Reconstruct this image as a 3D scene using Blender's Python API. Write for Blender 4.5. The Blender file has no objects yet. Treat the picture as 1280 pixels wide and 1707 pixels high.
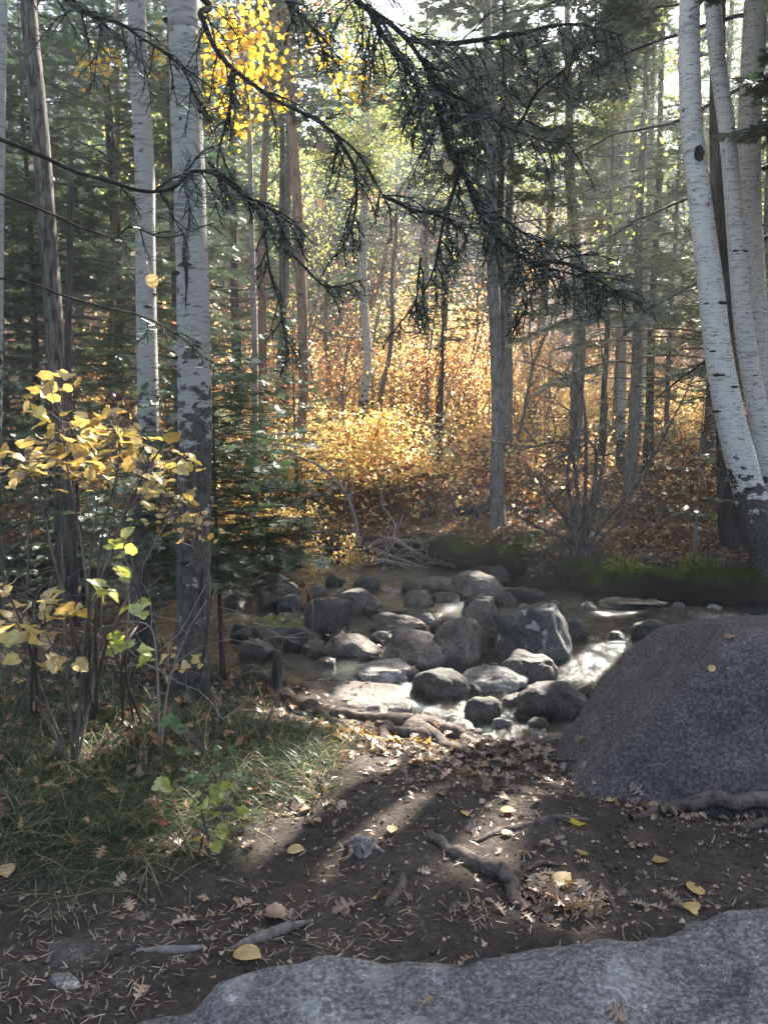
import bpy, math, random
import numpy as np
from mathutils import Vector
from mathutils.bvhtree import BVHTree

# ---------------------------------------------------------------- camera, sky, sun, exposure
SC = bpy.context.scene
COL = SC.collection
R_ = math.radians
CAM = np.array([0.0, 0.0, 1.5])
PITCH = R_(6.6)
LENS = 28.0
FP = 1707 * LENS / 36.0                     # focal length in photo pixels
cd = bpy.data.cameras.new('camera')
cd.sensor_fit = 'VERTICAL'; cd.sensor_height = 36.0; cd.sensor_width = 36.0
cd.lens = LENS; cd.clip_start = 0.02; cd.clip_end = 1500
camo = bpy.data.objects.new('camera', cd); COL.objects.link(camo)
camo.location = CAM; camo.rotation_euler = (math.pi / 2 - PITCH, 0, 0)
SC.camera = camo

SUN_AZ, SUN_EL = R_(30), R_(40)
S = np.array([math.sin(SUN_AZ) * math.cos(SUN_EL), math.cos(SUN_AZ) * math.cos(SUN_EL), math.sin(SUN_EL)])
W = bpy.data.worlds.new('World'); SC.world = W; W.use_nodes = True
nt = W.node_tree; nt.nodes.clear()
sky = nt.nodes.new('ShaderNodeTexSky'); sky.sky_type = 'NISHITA'; sky.sun_disc = False
sky.sun_elevation = SUN_EL; sky.sun_rotation = SUN_AZ; sky.altitude = 1800; sky.air_density = .75; sky.dust_density = 4.0; sky.ozone_density = .2
bgn = nt.nodes.new('ShaderNodeBackground'); bgn.inputs[1].default_value = 0.065
wo = nt.nodes.new('ShaderNodeOutputWorld')
wb = nt.nodes.new('ShaderNodeMix'); wb.data_type = 'RGBA'; wb.blend_type = 'MULTIPLY'; wb.inputs[0].default_value = 1; wb.inputs[7].default_value = (1.0, .95, .88, 1)
nt.links.new(sky.outputs[0], wb.inputs[6]); nt.links.new(wb.outputs[2], bgn.inputs[0]); nt.links.new(bgn.outputs[0], wo.inputs[0])
sl = bpy.data.lights.new('sun', 'SUN'); sl.energy = 5.0; sl.angle = R_(0.53); sl.color = (1.0, 0.93, 0.82)
so = bpy.data.objects.new('sun', sl); COL.objects.link(so)
so.rotation_euler = Vector(-S).to_track_quat('-Z', 'Y').to_euler()
SC.view_settings.view_transform = 'Standard'
try: SC.view_settings.look = 'None'
except Exception: pass
SC.view_settings.exposure = 3.15
SC.view_settings.gamma = 1.0
cy = SC.cycles
cy.use_denoising = True
try: cy.denoiser = 'OPENIMAGEDENOISE'
except Exception: pass
cy.max_bounces = 8; cy.diffuse_bounces = 4; cy.glossy_bounces = 3; cy.transmission_bounces = 6
cy.transparent_max_bounces = 12; cy.volume_bounces = 1
cy.sample_clamp_indirect = 6.0; cy.caustics_reflective = False; cy.caustics_refractive = False
HAZE = 0.0027

rng = np.random.default_rng(7)
random.seed(7)

# ---------------------------------------------------------------- pixel helpers (photo pixels, 1280 x 1707)
cP, sP = math.cos(PITCH), math.sin(PITCH)
def ray(px, py):
    u = (px - 640) / FP; v = (853.5 - py) / FP
    return np.array([u, cP + v * sP, -sP + v * cP])
def at(px, py, y):
    d = ray(px, py); return CAM + d * (y / d[1])
def m_px(w, y):                              # width in metres of w photo pixels at depth y
    return w / FP * y * 1.02

# ---------------------------------------------------------------- noise
def vnoise(p, seed=0):
    p = np.asarray(p, float)
    i = np.floor(p).astype(np.int64); f = p - i
    f = f * f * (3 - 2 * f)
    def hsh(a, b, c):
        n = (a * 374761393 + b * 668265263 + c * 1274126177 + seed * 951274213) & 0xffffffff
        n = ((n ^ (n >> 13)) * 1274126177) & 0xffffffff
        return ((n ^ (n >> 16)) & 0xffff) / 32767.5 - 1
    r = 0
    for dx in (0, 1):
        wx = f[:, 0] if dx else 1 - f[:, 0]
        for dy in (0, 1):
            wy = f[:, 1] if dy else 1 - f[:, 1]
            for dz in (0, 1):
                wz = f[:, 2] if dz else 1 - f[:, 2]
                r = r + wx * wy * wz * hsh(i[:, 0] + dx, i[:, 1] + dy, i[:, 2] + dz)
    return r
def fbm(p, octv=4, seed=0, gain=0.5):
    a, r, s = 1.0, 0, 1.0
    for o in range(octv):
        r = r + a * vnoise(p * s, seed + o * 17); a *= gain; s *= 2.03
    return r
def sst(x, a, b):
    t = np.clip((x - a) / (b - a), 0, 1); return t * t * (3 - 2 * t)

# ---------------------------------------------------------------- terrain
WZ = -0.45
def ynear(x): return np.interp(x, [-60, -6, -3, -2, -1.4, -.69, -.16, .57, 1.1, 2, 3, 6, 60], [9, 7.6, 7.3, 6.6, 5.9, 5.6, 5.1, 4.6, 4.45, 4.7, 5.2, 5.8, 7])
def yfar(x): return np.interp(x, [-60, -6, -3, -1.85, -1, .5, 1.75, 3.9, 6, 60], [11, 9.6, 9.6, 9.85, 11, 11, 9.1, 8.5, 8.3, 9])
def height(x, y, fine=True):
    x = np.asarray(x, float); y = np.asarray(y, float)
    P = np.stack([x, y, np.zeros_like(x)], -1).reshape(-1, 3)
    n1 = fbm(P * 1.6, 3, 3).reshape(x.shape) * (1 + .8 * sst(y, 7, 8.5))
    n2 = fbm(P * 0.075, 3, 9).reshape(x.shape)
    t = ynear(x) + n1 * 0.10 - y
    zn = -0.66 + 0.36 * sst(t, -0.25, 0.15) + 0.26 * sst(t, 0.1, 2.0) + 0.10 * sst(-x, 0.7, 2.2) * sst(t, 0.5, 2.5)
    s = y - yfar(x) - n1 * 0.15
    zf = -0.66 + 0.52 * sst(s, -0.05, 0.4) + 0.10 * sst(s, 0.4, 2)
    yy = y - 12.0
    zf = zf + 0.22 * np.maximum(0, yy) + 0.21 * np.maximum(0, y - 27) - 0.50 * np.maximum(0, y - 92)
    wn = sst(x, -2.2, -1.2) * (1 - sst(x, .5, 1.3)); zf = zf + .30 * wn * sst(y + n1 * .5, 12.35, 12.6) * (1 - sst(y, 13.5, 17))
    zf = zf + n2 * np.clip(yy * 0.045, 0, 2.5)
    z = np.where(s > -0.3, np.maximum(zf, zn), zn)
    z = z + n1 * 0.025
    if fine:
        z = z + fbm(P * 9, 3, 5).reshape(x.shape) * 0.008
    return z
def hz(x, y): return float(height(np.array([x]), np.array([y]))[0])
def gp(px, py, zmin=None):                  # where a pixel's ray meets the ground (or the water)
    d = ray(px, py); t = np.arange(0.8, 150, 0.02) if py > 700 else np.arange(8, 150, .1)
    P = CAM + d * t[:, None]
    g = height(P[:, 0], P[:, 1], False)
    if zmin is not None: g = np.maximum(g, zmin)
    k = np.argmax(P[:, 2] < g)
    return P[k]

# ---------------------------------------------------------------- mesh building
class MB:
    def __init__(s): s.v = []; s.f = {}; s.n = 0; s.a = []
    def add(s, V, F, a=None):
        V = np.asarray(V, float).reshape(-1, 3)
        if isinstance(F, dict): items = F.items()
        else:
            F = np.asarray(F); items = [(F.shape[1], F)]
        for k, A in items: s.f.setdefault(k, []).append(np.asarray(A) + s.n)
        s.v.append(V); s.n += len(V)
        s.a.append(np.zeros(len(V)) if a is None else np.broadcast_to(a, (len(V),)).astype(float))
    def mesh(s, name, mat, origin=(0, 0, 0), smooth=True):
        V = np.concatenate(s.v) - np.asarray(origin, float)
        me = bpy.data.meshes.new(name)
        loops = []; starts = []; c = 0
        for k, L in s.f.items():
            A = np.concatenate(L); loops.append(A.ravel())
            starts.append(c + np.arange(len(A)) * k); c += A.size
        loops = np.concatenate(loops).astype(np.int32); starts = np.concatenate(starts).astype(np.int32)
        me.vertices.add(len(V)); me.vertices.foreach_set('co', V.astype(np.float32).ravel())
        me.loops.add(len(loops)); me.loops.foreach_set('vertex_index', loops)
        me.polygons.add(len(starts)); me.polygons.foreach_set('loop_start', starts)
        at_ = me.attributes.new('rnd', 'FLOAT', 'POINT')
        at_.data.foreach_set('value', np.concatenate(s.a).astype(np.float32))
        me.update(calc_edges=True)
        if smooth: me.polygons.foreach_set('use_smooth', np.ones(len(starts), bool))
        if mat is not None: me.materials.append(mat)
        return me
    def obj(s, name, mat, parent=None, origin=(0, 0, 0), smooth=True):
        o = bpy.data.objects.new(name, s.mesh(name, mat, origin, smooth)); COL.objects.link(o)
        if parent is not None: o.parent = parent
        else: o.location = origin
        return o
def tag(o, label=None, cat=None, group=None, kind=None):
    if label: o['label'] = label
    if cat: o['category'] = cat
    if group: o['group'] = group
    if kind: o['kind'] = kind
    return o
def empty(name, loc, label, cat, group=None, rz=0):
    o = bpy.data.objects.new(name, None); COL.objects.link(o); o.empty_display_size = 0.1
    o.location = [float(c) for c in loc]; o.rotation_euler = (0, 0, rz)
    return tag(o, label, cat, group)
def copy_tree(o, parent=None):
    c = o.copy(); COL.objects.link(c)
    if parent is not None: c.parent = parent
    for ch in list(o.children): copy_tree(ch, c)
    return c

def unit(v): v = np.asarray(v, float); return v / (np.linalg.norm(v, axis=-1, keepdims=True) + 1e-12)
def tube(mb, P, r, n=8, rough=0.0, cap=True, a=0.5, seed=0):
    P = np.asarray(P, float); m = len(P); r = np.broadcast_to(r, (m,)).astype(float)
    T = unit(np.gradient(P, axis=0))
    ref = np.array([1.0, 0.13, 0.07]) if abs(T[0][0]) < 0.8 else np.array([0.1, 1.0, 0.1])
    U = unit(np.cross(T, ref)); Wv = np.cross(T, U)
    th = np.arange(n) * 2 * np.pi / n
    ring = np.cos(th)[None, :, None] * U[:, None] + np.sin(th)[None, :, None] * Wv[:, None]
    rr = np.repeat(r[:, None], n, 1)
    if rough:
        Q = (P[:, None] + ring * r[:, None, None]).reshape(-1, 3)
        rr = rr * (1 + rough * fbm(Q * (2.0 / max(r.max(), .01)) * np.array([.35, .35, .1]), 3, seed).reshape(m, n))
    V = (P[:, None] + ring * rr[:, :, None]).reshape(-1, 3)
    i = np.arange(m - 1)[:, None] * n; j = np.arange(n)[None]; j2 = (j + 1) % n
    F = np.stack([i + j, i + j2, i + n + j2, i + n + j], -1).reshape(-1, 4)
    if cap:
        V = np.concatenate([V, P[-1:] + T[-1:] * r[-1]])
        k = (m - 1) * n; q = np.arange(n)
        F = {4: F, 3: np.stack([k + q, k + (q + 1) % n, np.full(n, m * n)], -1)}
    mb.add(V, F, a)
def spline(P, n):
    P = np.asarray(P, float); m = len(P)
    if m == 2: return P[0] + (P[1] - P[0]) * np.linspace(0, 1, n)[:, None]
    t = np.linspace(0, m - 1, n); i = np.minimum(t.astype(int), m - 2); f = (t - i)[:, None]
    Q = np.concatenate([[2 * P[0] - P[1]], P, [2 * P[-1] - P[-2]]]) if P.ndim > 1 else None
    p0, p1, p2, p3 = Q[i], Q[i + 1], Q[i + 2], Q[i + 3]
    return 0.5 * ((2 * p1) + (-p0 + p2) * f + (2 * p0 - 5 * p1 + 4 * p2 - p3) * f ** 2 + (-p0 + 3 * p1 - 3 * p2 + p3) * f ** 3)
def frames(D, N=None):                      # rows: x = D (leaf axis), y = side, z = normal
    D = unit(D)
    if N is None: N = rng.normal(size=D.shape)
    Y = unit(np.cross(N, D)); Z = np.cross(D, Y)
    return np.stack([D, Y, Z], 1)
def scatter(mb, tv, tf, pos, Rm, s, a=None):
    tv = np.asarray(tv, float); tf = np.asarray(tf); n = len(pos); k = len(tv)
    if n == 0: return
    s = np.broadcast_to(s, (n,))
    V = np.einsum('kj,njc->nkc', tv, Rm) * s[:, None, None] + pos[:, None]
    F = (tf[None] + (np.arange(n) * k)[:, None, None]).reshape(-1, tf.shape[1])
    if a is None: a = rng.random(n)
    mb.add(V.reshape(-1, 3), F, np.repeat(np.broadcast_to(a, (n,)), k))
# leaf templates: axis along x from the stalk, y side, z normal, unit length
KITE = (np.array([[0, 0, 0], [.45, .33, .07], [1, 0, -.05], [.45, -.33, .07]]), np.array([[0, 1, 2, 3]]))
def outline(pts, cz=0.0, curl=0.12, fold=0.1):
    P = np.array(pts, float); c = np.array([[0.5, 0.0]])
    Q = np.concatenate([c, P]); z = -curl * (Q[:, 0] - .4) ** 2 + fold * np.abs(Q[:, 1]) + cz
    n = len(P); V = np.column_stack([Q, z])
    F = np.array([[0, 1 + i, 1 + (i + 1) % n] for i in range(n)])
    return V, F
def mirror(half): return half + [(x, -y) for x, y in reversed(half) if y > 1e-6]
MAPLE = outline([(0, 0)] + mirror([(.05, .22), (-.02, .42), (.2, .38), (.3, .5), (.38, .45), (.58, .6), (.6, .38), (.72, .4), (.7, .25), (.85, .2), (1.0, 0)]))
OAK = outline([(0, 0)] + mirror([(.12, .05), (.2, .2), (.27, .22), (.3, .08), (.38, .1), (.45, .33), (.54, .36), (.55, .12), (.62, .12), (.7, .34), (.78, .35), (.78, .14), (.9, .2), (.97, .1), (1.0, 0)]), curl=.35, fold=.35)
ASPEN = outline([(0, 0)] + mirror([(.02, .18), (.15, .36), (.35, .43), (.55, .40), (.75, .27), (.9, .10), (1.0, 0)]), curl=.15, fold=.07)
BIGLEAF = outline([(0.05, 0)] + mirror([(-.03, .12), (-.05, .3), (.08, .42), (.16, .40), (.2, .5), (.36, .55), (.42, .46), (.55, .5), (.64, .36), (.74, .36), (.8, .2), (.92, .15), (1.0, 0)]), curl=.4, fold=.22)
SMALL5 = outline([(0, 0), (.25, .42), (.45, .2), (1, 0), (.45, -.2), (.25, -.42)], curl=.2, fold=.2)

LIT = []
# ---------------------------------------------------------------- node helpers and materials
def NM(name):
    m = bpy.data.materials.new(name); m.use_nodes = True; t = m.node_tree; t.nodes.clear()
    out = t.nodes.new('ShaderNodeOutputMaterial'); return m, t, out
def N(t, typ, **k):
    n = t.nodes.new('ShaderNode' + typ)
    for a, b in k.items():
        if a.startswith('i_'):
            key = a[2:]; n.inputs[int(key) if key.isdigit() else key.replace('_', ' ')].default_value = b
        else: setattr(n, a, b)
    return n
def ramp(t, stops, interp='LINEAR'):
    r = t.nodes.new('ShaderNodeValToRGB'); cr = r.color_ramp; cr.interpolation = interp
    while len(cr.elements) > 1: cr.elements.remove(cr.elements[-1])
    cr.elements[0].position = stops[0][0]; cr.elements[0].color = (*stops[0][1], 1)
    for p, c in stops[1:]:
        e = cr.elements.new(p); e.color = (*c, 1)
    return r
def g3(v): return (v, v, v)
def coords(t, scale=(1, 1, 1), kind='Object'):
    tc = N(t, 'TexCoord'); mp = N(t, 'Mapping'); mp.inputs['Scale'].default_value = scale
    t.links.new(tc.outputs[kind], mp.inputs[0]); return mp.outputs[0]
def noise(t, vec, scale, detail=6, rough=.6, dist=0.0):
    n = N(t, 'TexNoise'); n.inputs['Scale'].default_value = scale; n.inputs['Detail'].default_value = detail
    n.inputs['Roughness'].default_value = rough; n.inputs['Distortion'].default_value = dist
    t.links.new(vec, n.inputs['Vector']); return n.outputs[0]
def mixc(t, f, a, b, mode='MIX'):
    m = N(t, 'Mix', data_type='RGBA', blend_type=mode)
    for k, x in ((0, f), (6, a), (7, b)):
        if hasattr(x, 'links'): t.links.new(x, m.inputs[k])
        else: m.inputs[k].default_value = x if k == 0 else (*x, 1)
    return m.outputs[2]
def math_(t, op, a, b=None, c=None):
    m = N(t, 'Math', operation=op)
    for k, x in enumerate((a, b, c)):
        if x is None: continue
        if hasattr(x, 'links'): t.links.new(x, m.inputs[k])
        else: m.inputs[k].default_value = x
    return m.outputs[0]
def bump(t, h, strength=.5, dist=.02, prev=None):
    b = N(t, 'Bump'); b.inputs['Strength'].default_value = strength; b.inputs['Distance'].default_value = dist
    t.links.new(h, b.inputs['Height'])
    if prev is not None: t.links.new(prev, b.inputs['Normal'])
    return b.outputs[0]
def princ(t, out, col, rough=.8, nrm=None, spec=.3):
    p = N(t, 'BsdfPrincipled')
    if hasattr(col, 'links'): t.links.new(col, p.inputs['Base Color'])
    else: p.inputs['Base Color'].default_value = (*col, 1)
    if hasattr(rough, 'links'): t.links.new(rough, p.inputs['Roughness'])
    else: p.inputs['Roughness'].default_value = rough
    p.inputs['Specular IOR Level'].default_value = spec
    if nrm is not None: t.links.new(nrm, p.inputs['Normal'])
    t.links.new(p.outputs[0], out.inputs[0]); return p

def leaf_mat(name, stops, trans=.5, gloss=.06, tboost=1.6, spots=0.0):
    m, t, out = NM(name)
    at_ = N(t, 'Attribute', attribute_name='rnd')
    r = ramp(t, stops); t.links.new(at_.outputs['Fac'], r.inputs[0]); col = r.outputs[0]
    if spots:
        nz = noise(t, coords(t), 60, 3)
        f = ramp(t, [(.56, g3(0)), (.68, g3(1))]); t.links.new(nz, f.inputs[0])
        col = mixc(t, math_(t, 'MULTIPLY', f.outputs[0], spots), col, (.10, .05, .015))
        v2 = ramp(t, [(.3, g3(.6)), (.7, g3(1.25))]); t.links.new(noise(t, coords(t), 22, 5, .6), v2.inputs[0]); col = mixc(t, 1.0, col, v2.outputs[0], 'MULTIPLY')
    d = N(t, 'BsdfDiffuse'); tr = N(t, 'BsdfTranslucent'); g = N(t, 'BsdfGlossy'); g.inputs['Roughness'].default_value = .38
    t.links.new(col, d.inputs[0])
    tc = mixc(t, 1.0, col, (tboost, tboost * .98, tboost * .8), 'MULTIPLY'); t.links.new(tc, tr.inputs[0])
    a = N(t, 'MixShader'); a.inputs[0].default_value = trans; t.links.new(d.outputs[0], a.inputs[1]); t.links.new(tr.outputs[0], a.inputs[2])
    b = N(t, 'MixShader'); b.inputs[0].default_value = gloss; t.links.new(a.outputs[0], b.inputs[1]); t.links.new(g.outputs[0], b.inputs[2])
    t.links.new(b.outputs[0], out.inputs[0]); return m
M = {}
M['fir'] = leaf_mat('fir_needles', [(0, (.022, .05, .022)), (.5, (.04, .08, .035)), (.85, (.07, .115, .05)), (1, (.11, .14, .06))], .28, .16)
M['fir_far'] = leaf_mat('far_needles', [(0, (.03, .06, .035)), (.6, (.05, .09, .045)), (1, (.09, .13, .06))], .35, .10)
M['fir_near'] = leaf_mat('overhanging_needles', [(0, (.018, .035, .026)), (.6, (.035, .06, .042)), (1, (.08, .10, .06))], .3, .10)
M['spruce_lit'] = leaf_mat('silvery_needles', [(0, (.08, .12, .065)), (.4, (.16, .21, .12)), (1, (.40, .44, .29))], .45, .24)  # needles paled in colour to paint in the sunlit sparkle
M['leafgreen'] = leaf_mat('turning_aspen_leaves', [(0, (.10, .17, .05)), (.4, (.22, .30, .09)), (.7, (.50, .48, .13)), (1, (.72, .50, .14))], .6, .10, 1.4)
M['orange'] = leaf_mat('orange_leaves', [(0, (.36, .11, .05)), (.25, (.52, .19, .08)), (.5, (.72, .42, .20)), (.78, (.80, .60, .34)), (.9, (.5, .5, .2)), (1, (.30, .33, .13))], .6, .07, 1.5)
M['yellow'] = leaf_mat('yellow_aspen_leaves', [(0, (.55, .32, .03)), (.6, (.75, .50, .05)), (1, (.6, .55, .08))], .6, .06, 1.35)
M['gold'] = leaf_mat('golden_leaves', [(0, (.34, .17, .07)), (.3, (.64, .40, .17)), (.65, (.76, .58, .27)), (.85, (.55, .50, .18)), (1, (.22, .28, .10))], .6, .07, 1.5)
M['shrubleaf'] = leaf_mat('ochre_leaves', [(0, (.28, .17, .05)), (.35, (.42, .29, .09)), (.7, (.48, .35, .12)), (1, (.60, .50, .13))], .45, .08, 1.3, .6)
M['greenyellow'] = leaf_mat('yellow_green_leaves', [(0, (.24, .28, .07)), (.5, (.36, .40, .10)), (1, (.50, .48, .12))], .5, .08, 1.3, .8)
M['litter'] = leaf_mat('fallen_leaves', [(0, (.07, .035, .02)), (.35, (.16, .08, .04)), (.7, (.30, .16, .08)), (.93, (.45, .27, .13)), (1, (.6, .38, .08))], .2, .06, 1.2)
M['litter_near'] = leaf_mat('fallen_oak_leaves', [(0, (.13, .08, .055)), (.5, (.28, .19, .13)), (.85, (.42, .30, .21)), (1, (.5, .33, .12))], .15, .08, 1.2, .5)
M['paleleaf'] = leaf_mat('pale_yellow_leaf', [(0, (.50, .34, .14)), (1, (.60, .42, .16))], .3, .1, 1.2, .35)
M['brownleaf'] = leaf_mat('brown_leaf', [(0, (.17, .10, .075)), (1, (.28, .18, .12))], .15, .08, 1.2, .5)
M['redleaf'] = leaf_mat('red_leaf', [(0, (.45, .03, .02)), (1, (.55, .12, .12))], .4, .08, 1.3)
M['grass'] = leaf_mat('grass_blades', [(0, (.025, .045, .024)), (.5, (.045, .08, .038)), (.72, (.07, .10, .045)), (.82, (.22, .18, .10)), (1, (.36, .29, .18))], .35, .035, 1.3)
M['needles'] = leaf_mat('dry_needles', [(0, (.16, .10, .06)), (.6, (.30, .22, .14)), (1, (.42, .34, .24))], .1, .1, 1.0)
M['herb'] = leaf_mat('herb_leaves', [(0, (.06, .10, .05)), (1, (.13, .19, .10))], .35, .03, 1.3)

def granite(name, base, dark, speck=.35, moss=0.0, lichen=0.0, bs=1.0, grain=90, wet=False, crack=0, patch=1.0):
    m, t, out = NM(name); c = coords(t)
    big = noise(t, c, 2.2, 5, .6); fine = noise(t, c, grain, 4, .7); mid = noise(t, c, 14, 6, .65)
    r = ramp(t, [(.3, dark), (.7, base)]); t.links.new(mixc(t, .5, big, mid), r.inputs[0])
    sp = ramp(t, [(.40, g3(.55)), (.50, g3(1)), (.66, g3(1.0 + speck * 2.2))]); t.links.new(fine, sp.inputs[0])
    col = mixc(t, 1.0, r.outputs[0], sp.outputs[0], 'MULTIPLY')
    pt = ramp(t, [(.36, g3(.5)), (.46, g3(.85)), (.53, g3(1.0)), (.60, g3(1.5))]); t.links.new(noise(t, c, 4.3, 9, .68, .5), pt.inputs[0])
    col = mixc(t, patch, col, pt.outputs[0], 'MULTIPLY')
    pit = noise(t, c, 38, 6, .75)
    pr_ = ramp(t, [(.36, g3(.62)), (.48, g3(.92)), (.56, g3(1.0)), (.66, g3(1.0 + speck * 1.6))]); t.links.new(pit, pr_.inputs[0]); col = mixc(t, 1.0, col, pr_.outputs[0], 'MULTIPLY')  # pits darkened, flakes paled in colour, standing in for relief shading
    vo = N(t, 'TexVoronoi'); vo.inputs['Scale'].default_value = grain * 1.1; t.links.new(c, vo.inputs['Vector'])
    vf = ramp(t, [(.0, g3(1)), (.16, g3(1)), (.2, g3(0))]); t.links.new(vo.outputs['Distance'], vf.inputs[0])
    col = mixc(t, math_(t, 'MULTIPLY', vf.outputs[0], speck * .6), col, tuple(min(1, b * 2.1) for b in base))
    ck = None
    if crack:
        cv = N(t, 'TexVoronoi', feature='DISTANCE_TO_EDGE'); cv.inputs['Scale'].default_value = crack
        dsp = N(t, 'Mix', data_type='RGBA', blend_type='ADD'); dsp.inputs[0].default_value = .35; t.links.new(c, dsp.inputs[6]); nn_ = N(t, 'TexNoise'); nn_.inputs['Scale'].default_value = 3.0; nn_.inputs['Detail'].default_value = 6; t.links.new(c, nn_.inputs['Vector']); t.links.new(nn_.outputs[1], dsp.inputs[7])
        t.links.new(dsp.outputs[2], cv.inputs['Vector']); cr_ = ramp(t, [(0, g3(.6)), (.004, g3(.7)), (.009, g3(1))]); t.links.new(cv.outputs['Distance'], cr_.inputs[0]); ck = cr_.outputs[0]
        col = mixc(t, 1.0, col, ck, 'MULTIPLY')
    geo = N(t, 'NewGeometry'); sx = N(t, 'SeparateXYZ'); t.links.new(geo.outputs['Normal'], sx.inputs[0])
    if lichen:
        l = noise(t, c, 9, 3, .5, .6); lf = ramp(t, [(.60, g3(0)), (.64, g3(1))]); t.links.new(l, lf.inputs[0])
        col = mixc(t, math_(t, 'MULTIPLY', lf.outputs[0], lichen), col, (.42, .42, .40))
    if moss:
        l = noise(t, c, 5, 6, .7); s_ = math_(t, 'ADD', math_(t, 'MULTIPLY', sx.outputs[2], .35), l)
        mf = ramp(t, [(1.02 - moss * .5, g3(0)), (1.10 - moss * .5, g3(1))]); t.links.new(s_, mf.inputs[0])
        mcol = mixc(t, mid, (.05, .07, .012), (.17, .19, .03))
        col = mixc(t, mf.outputs[0], col, mcol)
    rough = .82
    if wet:
        tc2 = N(t, 'NewGeometry'); s2 = N(t, 'SeparateXYZ'); t.links.new(tc2.outputs['Position'], s2.inputs[0])
        wv = math_(t, 'ADD', s2.outputs[2], math_(t, 'MULTIPLY', mid, .08))
        mr = N(t, 'MapRange'); mr.inputs[1].default_value = WZ + .07; mr.inputs[2].default_value = WZ + .13
        t.links.new(wv, mr.inputs[0])
        col = mixc(t, mr.outputs[0], mixc(t, 1.0, col, (.45, .40, .36), 'MULTIPLY'), col)
        mr2 = N(t, 'MapRange'); mr2.inputs[1].default_value = WZ + .07; mr2.inputs[2].default_value = WZ + .13
        mr2.inputs[3].default_value = .25; mr2.inputs[4].default_value = .68; t.links.new(wv, mr2.inputs[0]); rough = mr2.outputs[0]
    b1 = bump(t, mid, .6 * bs, .03); b2 = bump(t, fine, .8 * bs, .006, bump(t, pit, .9 * bs, .016, b1))
    if ck is not None: b2 = bump(t, ck, .8, .02, b2)
    princ(t, out, col, rough, b2, .4); return m
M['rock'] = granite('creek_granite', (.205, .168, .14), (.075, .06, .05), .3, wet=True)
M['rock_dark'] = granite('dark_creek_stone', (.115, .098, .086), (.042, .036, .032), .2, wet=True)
M['rock_moss'] = granite('mossy_creek_stone', (.12, .11, .10), (.045, .04, .036), .2, moss=.42, wet=True)
M['rock_lichen'] = granite('lichened_stone', (.13, .12, .115), (.05, .045, .043), .25, lichen=.8, moss=.25, wet=True)
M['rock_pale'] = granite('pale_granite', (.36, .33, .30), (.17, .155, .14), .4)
M['boulder'] = granite('rough_granite', (.165, .142, .140), (.08, .07, .071), .35, bs=1.9, grain=75, patch=.35)
M['slab'] = granite('foreground_granite', (.285, .268, .262), (.14, .133, .132), .4, bs=1.6, grain=80, lichen=.35, crack=.7, patch=.6)

def soil():
    m, t, out = NM('forest_soil'); c = coords(t)
    a = noise(t, c, 3, 8, .65); b = noise(t, c, 40, 6, .7); bb = noise(t, c, 180, 3, .6)
    r = ramp(t, [(.3, (.036, .029, .025)), (.5, (.082, .066, .056)), (.68, (.17, .14, .118))]); t.links.new(mixc(t, .45, a, b), r.inputs[0])
    # far floor carries more decayed leaves
    g = N(t, 'NewGeometry'); sx = N(t, 'SeparateXYZ'); t.links.new(g.outputs['Position'], sx.inputs[0])
    mr = N(t, 'MapRange'); mr.inputs[1].default_value = 9.5; mr.inputs[2].default_value = 13; t.links.new(sx.outputs[1], mr.inputs[0])
    r2 = ramp(t, [(.35, (.07, .035, .02)), (.5, (.16, .08, .04)), (.62, (.28, .15, .06)), (.75, (.10, .10, .04))]); t.links.new(mixc(t, .6, a, noise(t, c, 14, 6, .7)), r2.inputs[0])
    col = mixc(t, mr.outputs[0], r.outputs[0], r2.outputs[0])
    # stream bed: sandy orange brown
    mb_ = N(t, 'MapRange'); mb_.inputs[1].default_value = -.40; mb_.inputs[2].default_value = -.50; t.links.new(sx.outputs[2], mb_.inputs[0])
    bed = ramp(t, [(.35, (.05, .032, .02)), (.65, (.19, .105, .05))]); t.links.new(noise(t, c, 5, 6, .6), bed.inputs[0])
    col = mixc(t, mb_.outputs[0], col, bed.outputs[0])
    n1 = bump(t, b, 1.0, .05, bump(t, noise(t, c, 12, 5, .6), .8, .08)); n2 = bump(t, bb, .9, .012, n1)
    princ(t, out, col, .92, n2, .2); return m
M['soil'] = soil()

def bark(name, c1, c2, zs=6, sc=16, bs=1.0, stops=(.35, .6)):
    m, t, out = NM(name); c = coords(t, (1, 1, 1.0 / zs))
    a = noise(t, c, sc, 8, .7, .4); b = noise(t, coords(t), 3, 3)
    r = ramp(t, [(stops[0], c1), (stops[1], c2)]); t.links.new(a, r.inputs[0])
    col = mixc(t, 1.0, r.outputs[0], mixc(t, b, g3(.6), g3(1.3)), 'MULTIPLY')
    princ(t, out, col, .9, bump(t, a, 1.0 * bs, .03), .2); return m
M['bark_dark'] = bark('dark_furrowed_bark', (.02, .016, .014), (.09, .075, .065))
M['bark_grey'] = bark('grey_bark', (.07, .062, .058), (.21, .19, .175), 3, 20, .8)
M['bark_brown'] = bark('brown_bark', (.035, .03, .027), (.16, .138, .122), 5, 30, 1.2, (.42, .58))
M['bark_red'] = bark('reddish_flaking_bark', (.10, .055, .04), (.32, .20, .15), 5, 14)
M['twig'] = bark('twig_bark', (.05, .04, .034), (.13, .105, .09), 3, 30, .4)
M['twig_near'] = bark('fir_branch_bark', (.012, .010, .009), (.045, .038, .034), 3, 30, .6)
M['twig_pale'] = bark('pale_twig_bark', (.14, .11, .10), (.30, .245, .22), 3, 30, .4)
M['root'] = bark('root_bark', (.05, .04, .035), (.17, .135, .115), 1, 22, .9)
M['root_grey'] = bark('weathered_root', (.14, .12, .11), (.32, .28, .26), 1, 26, .9)

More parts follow.
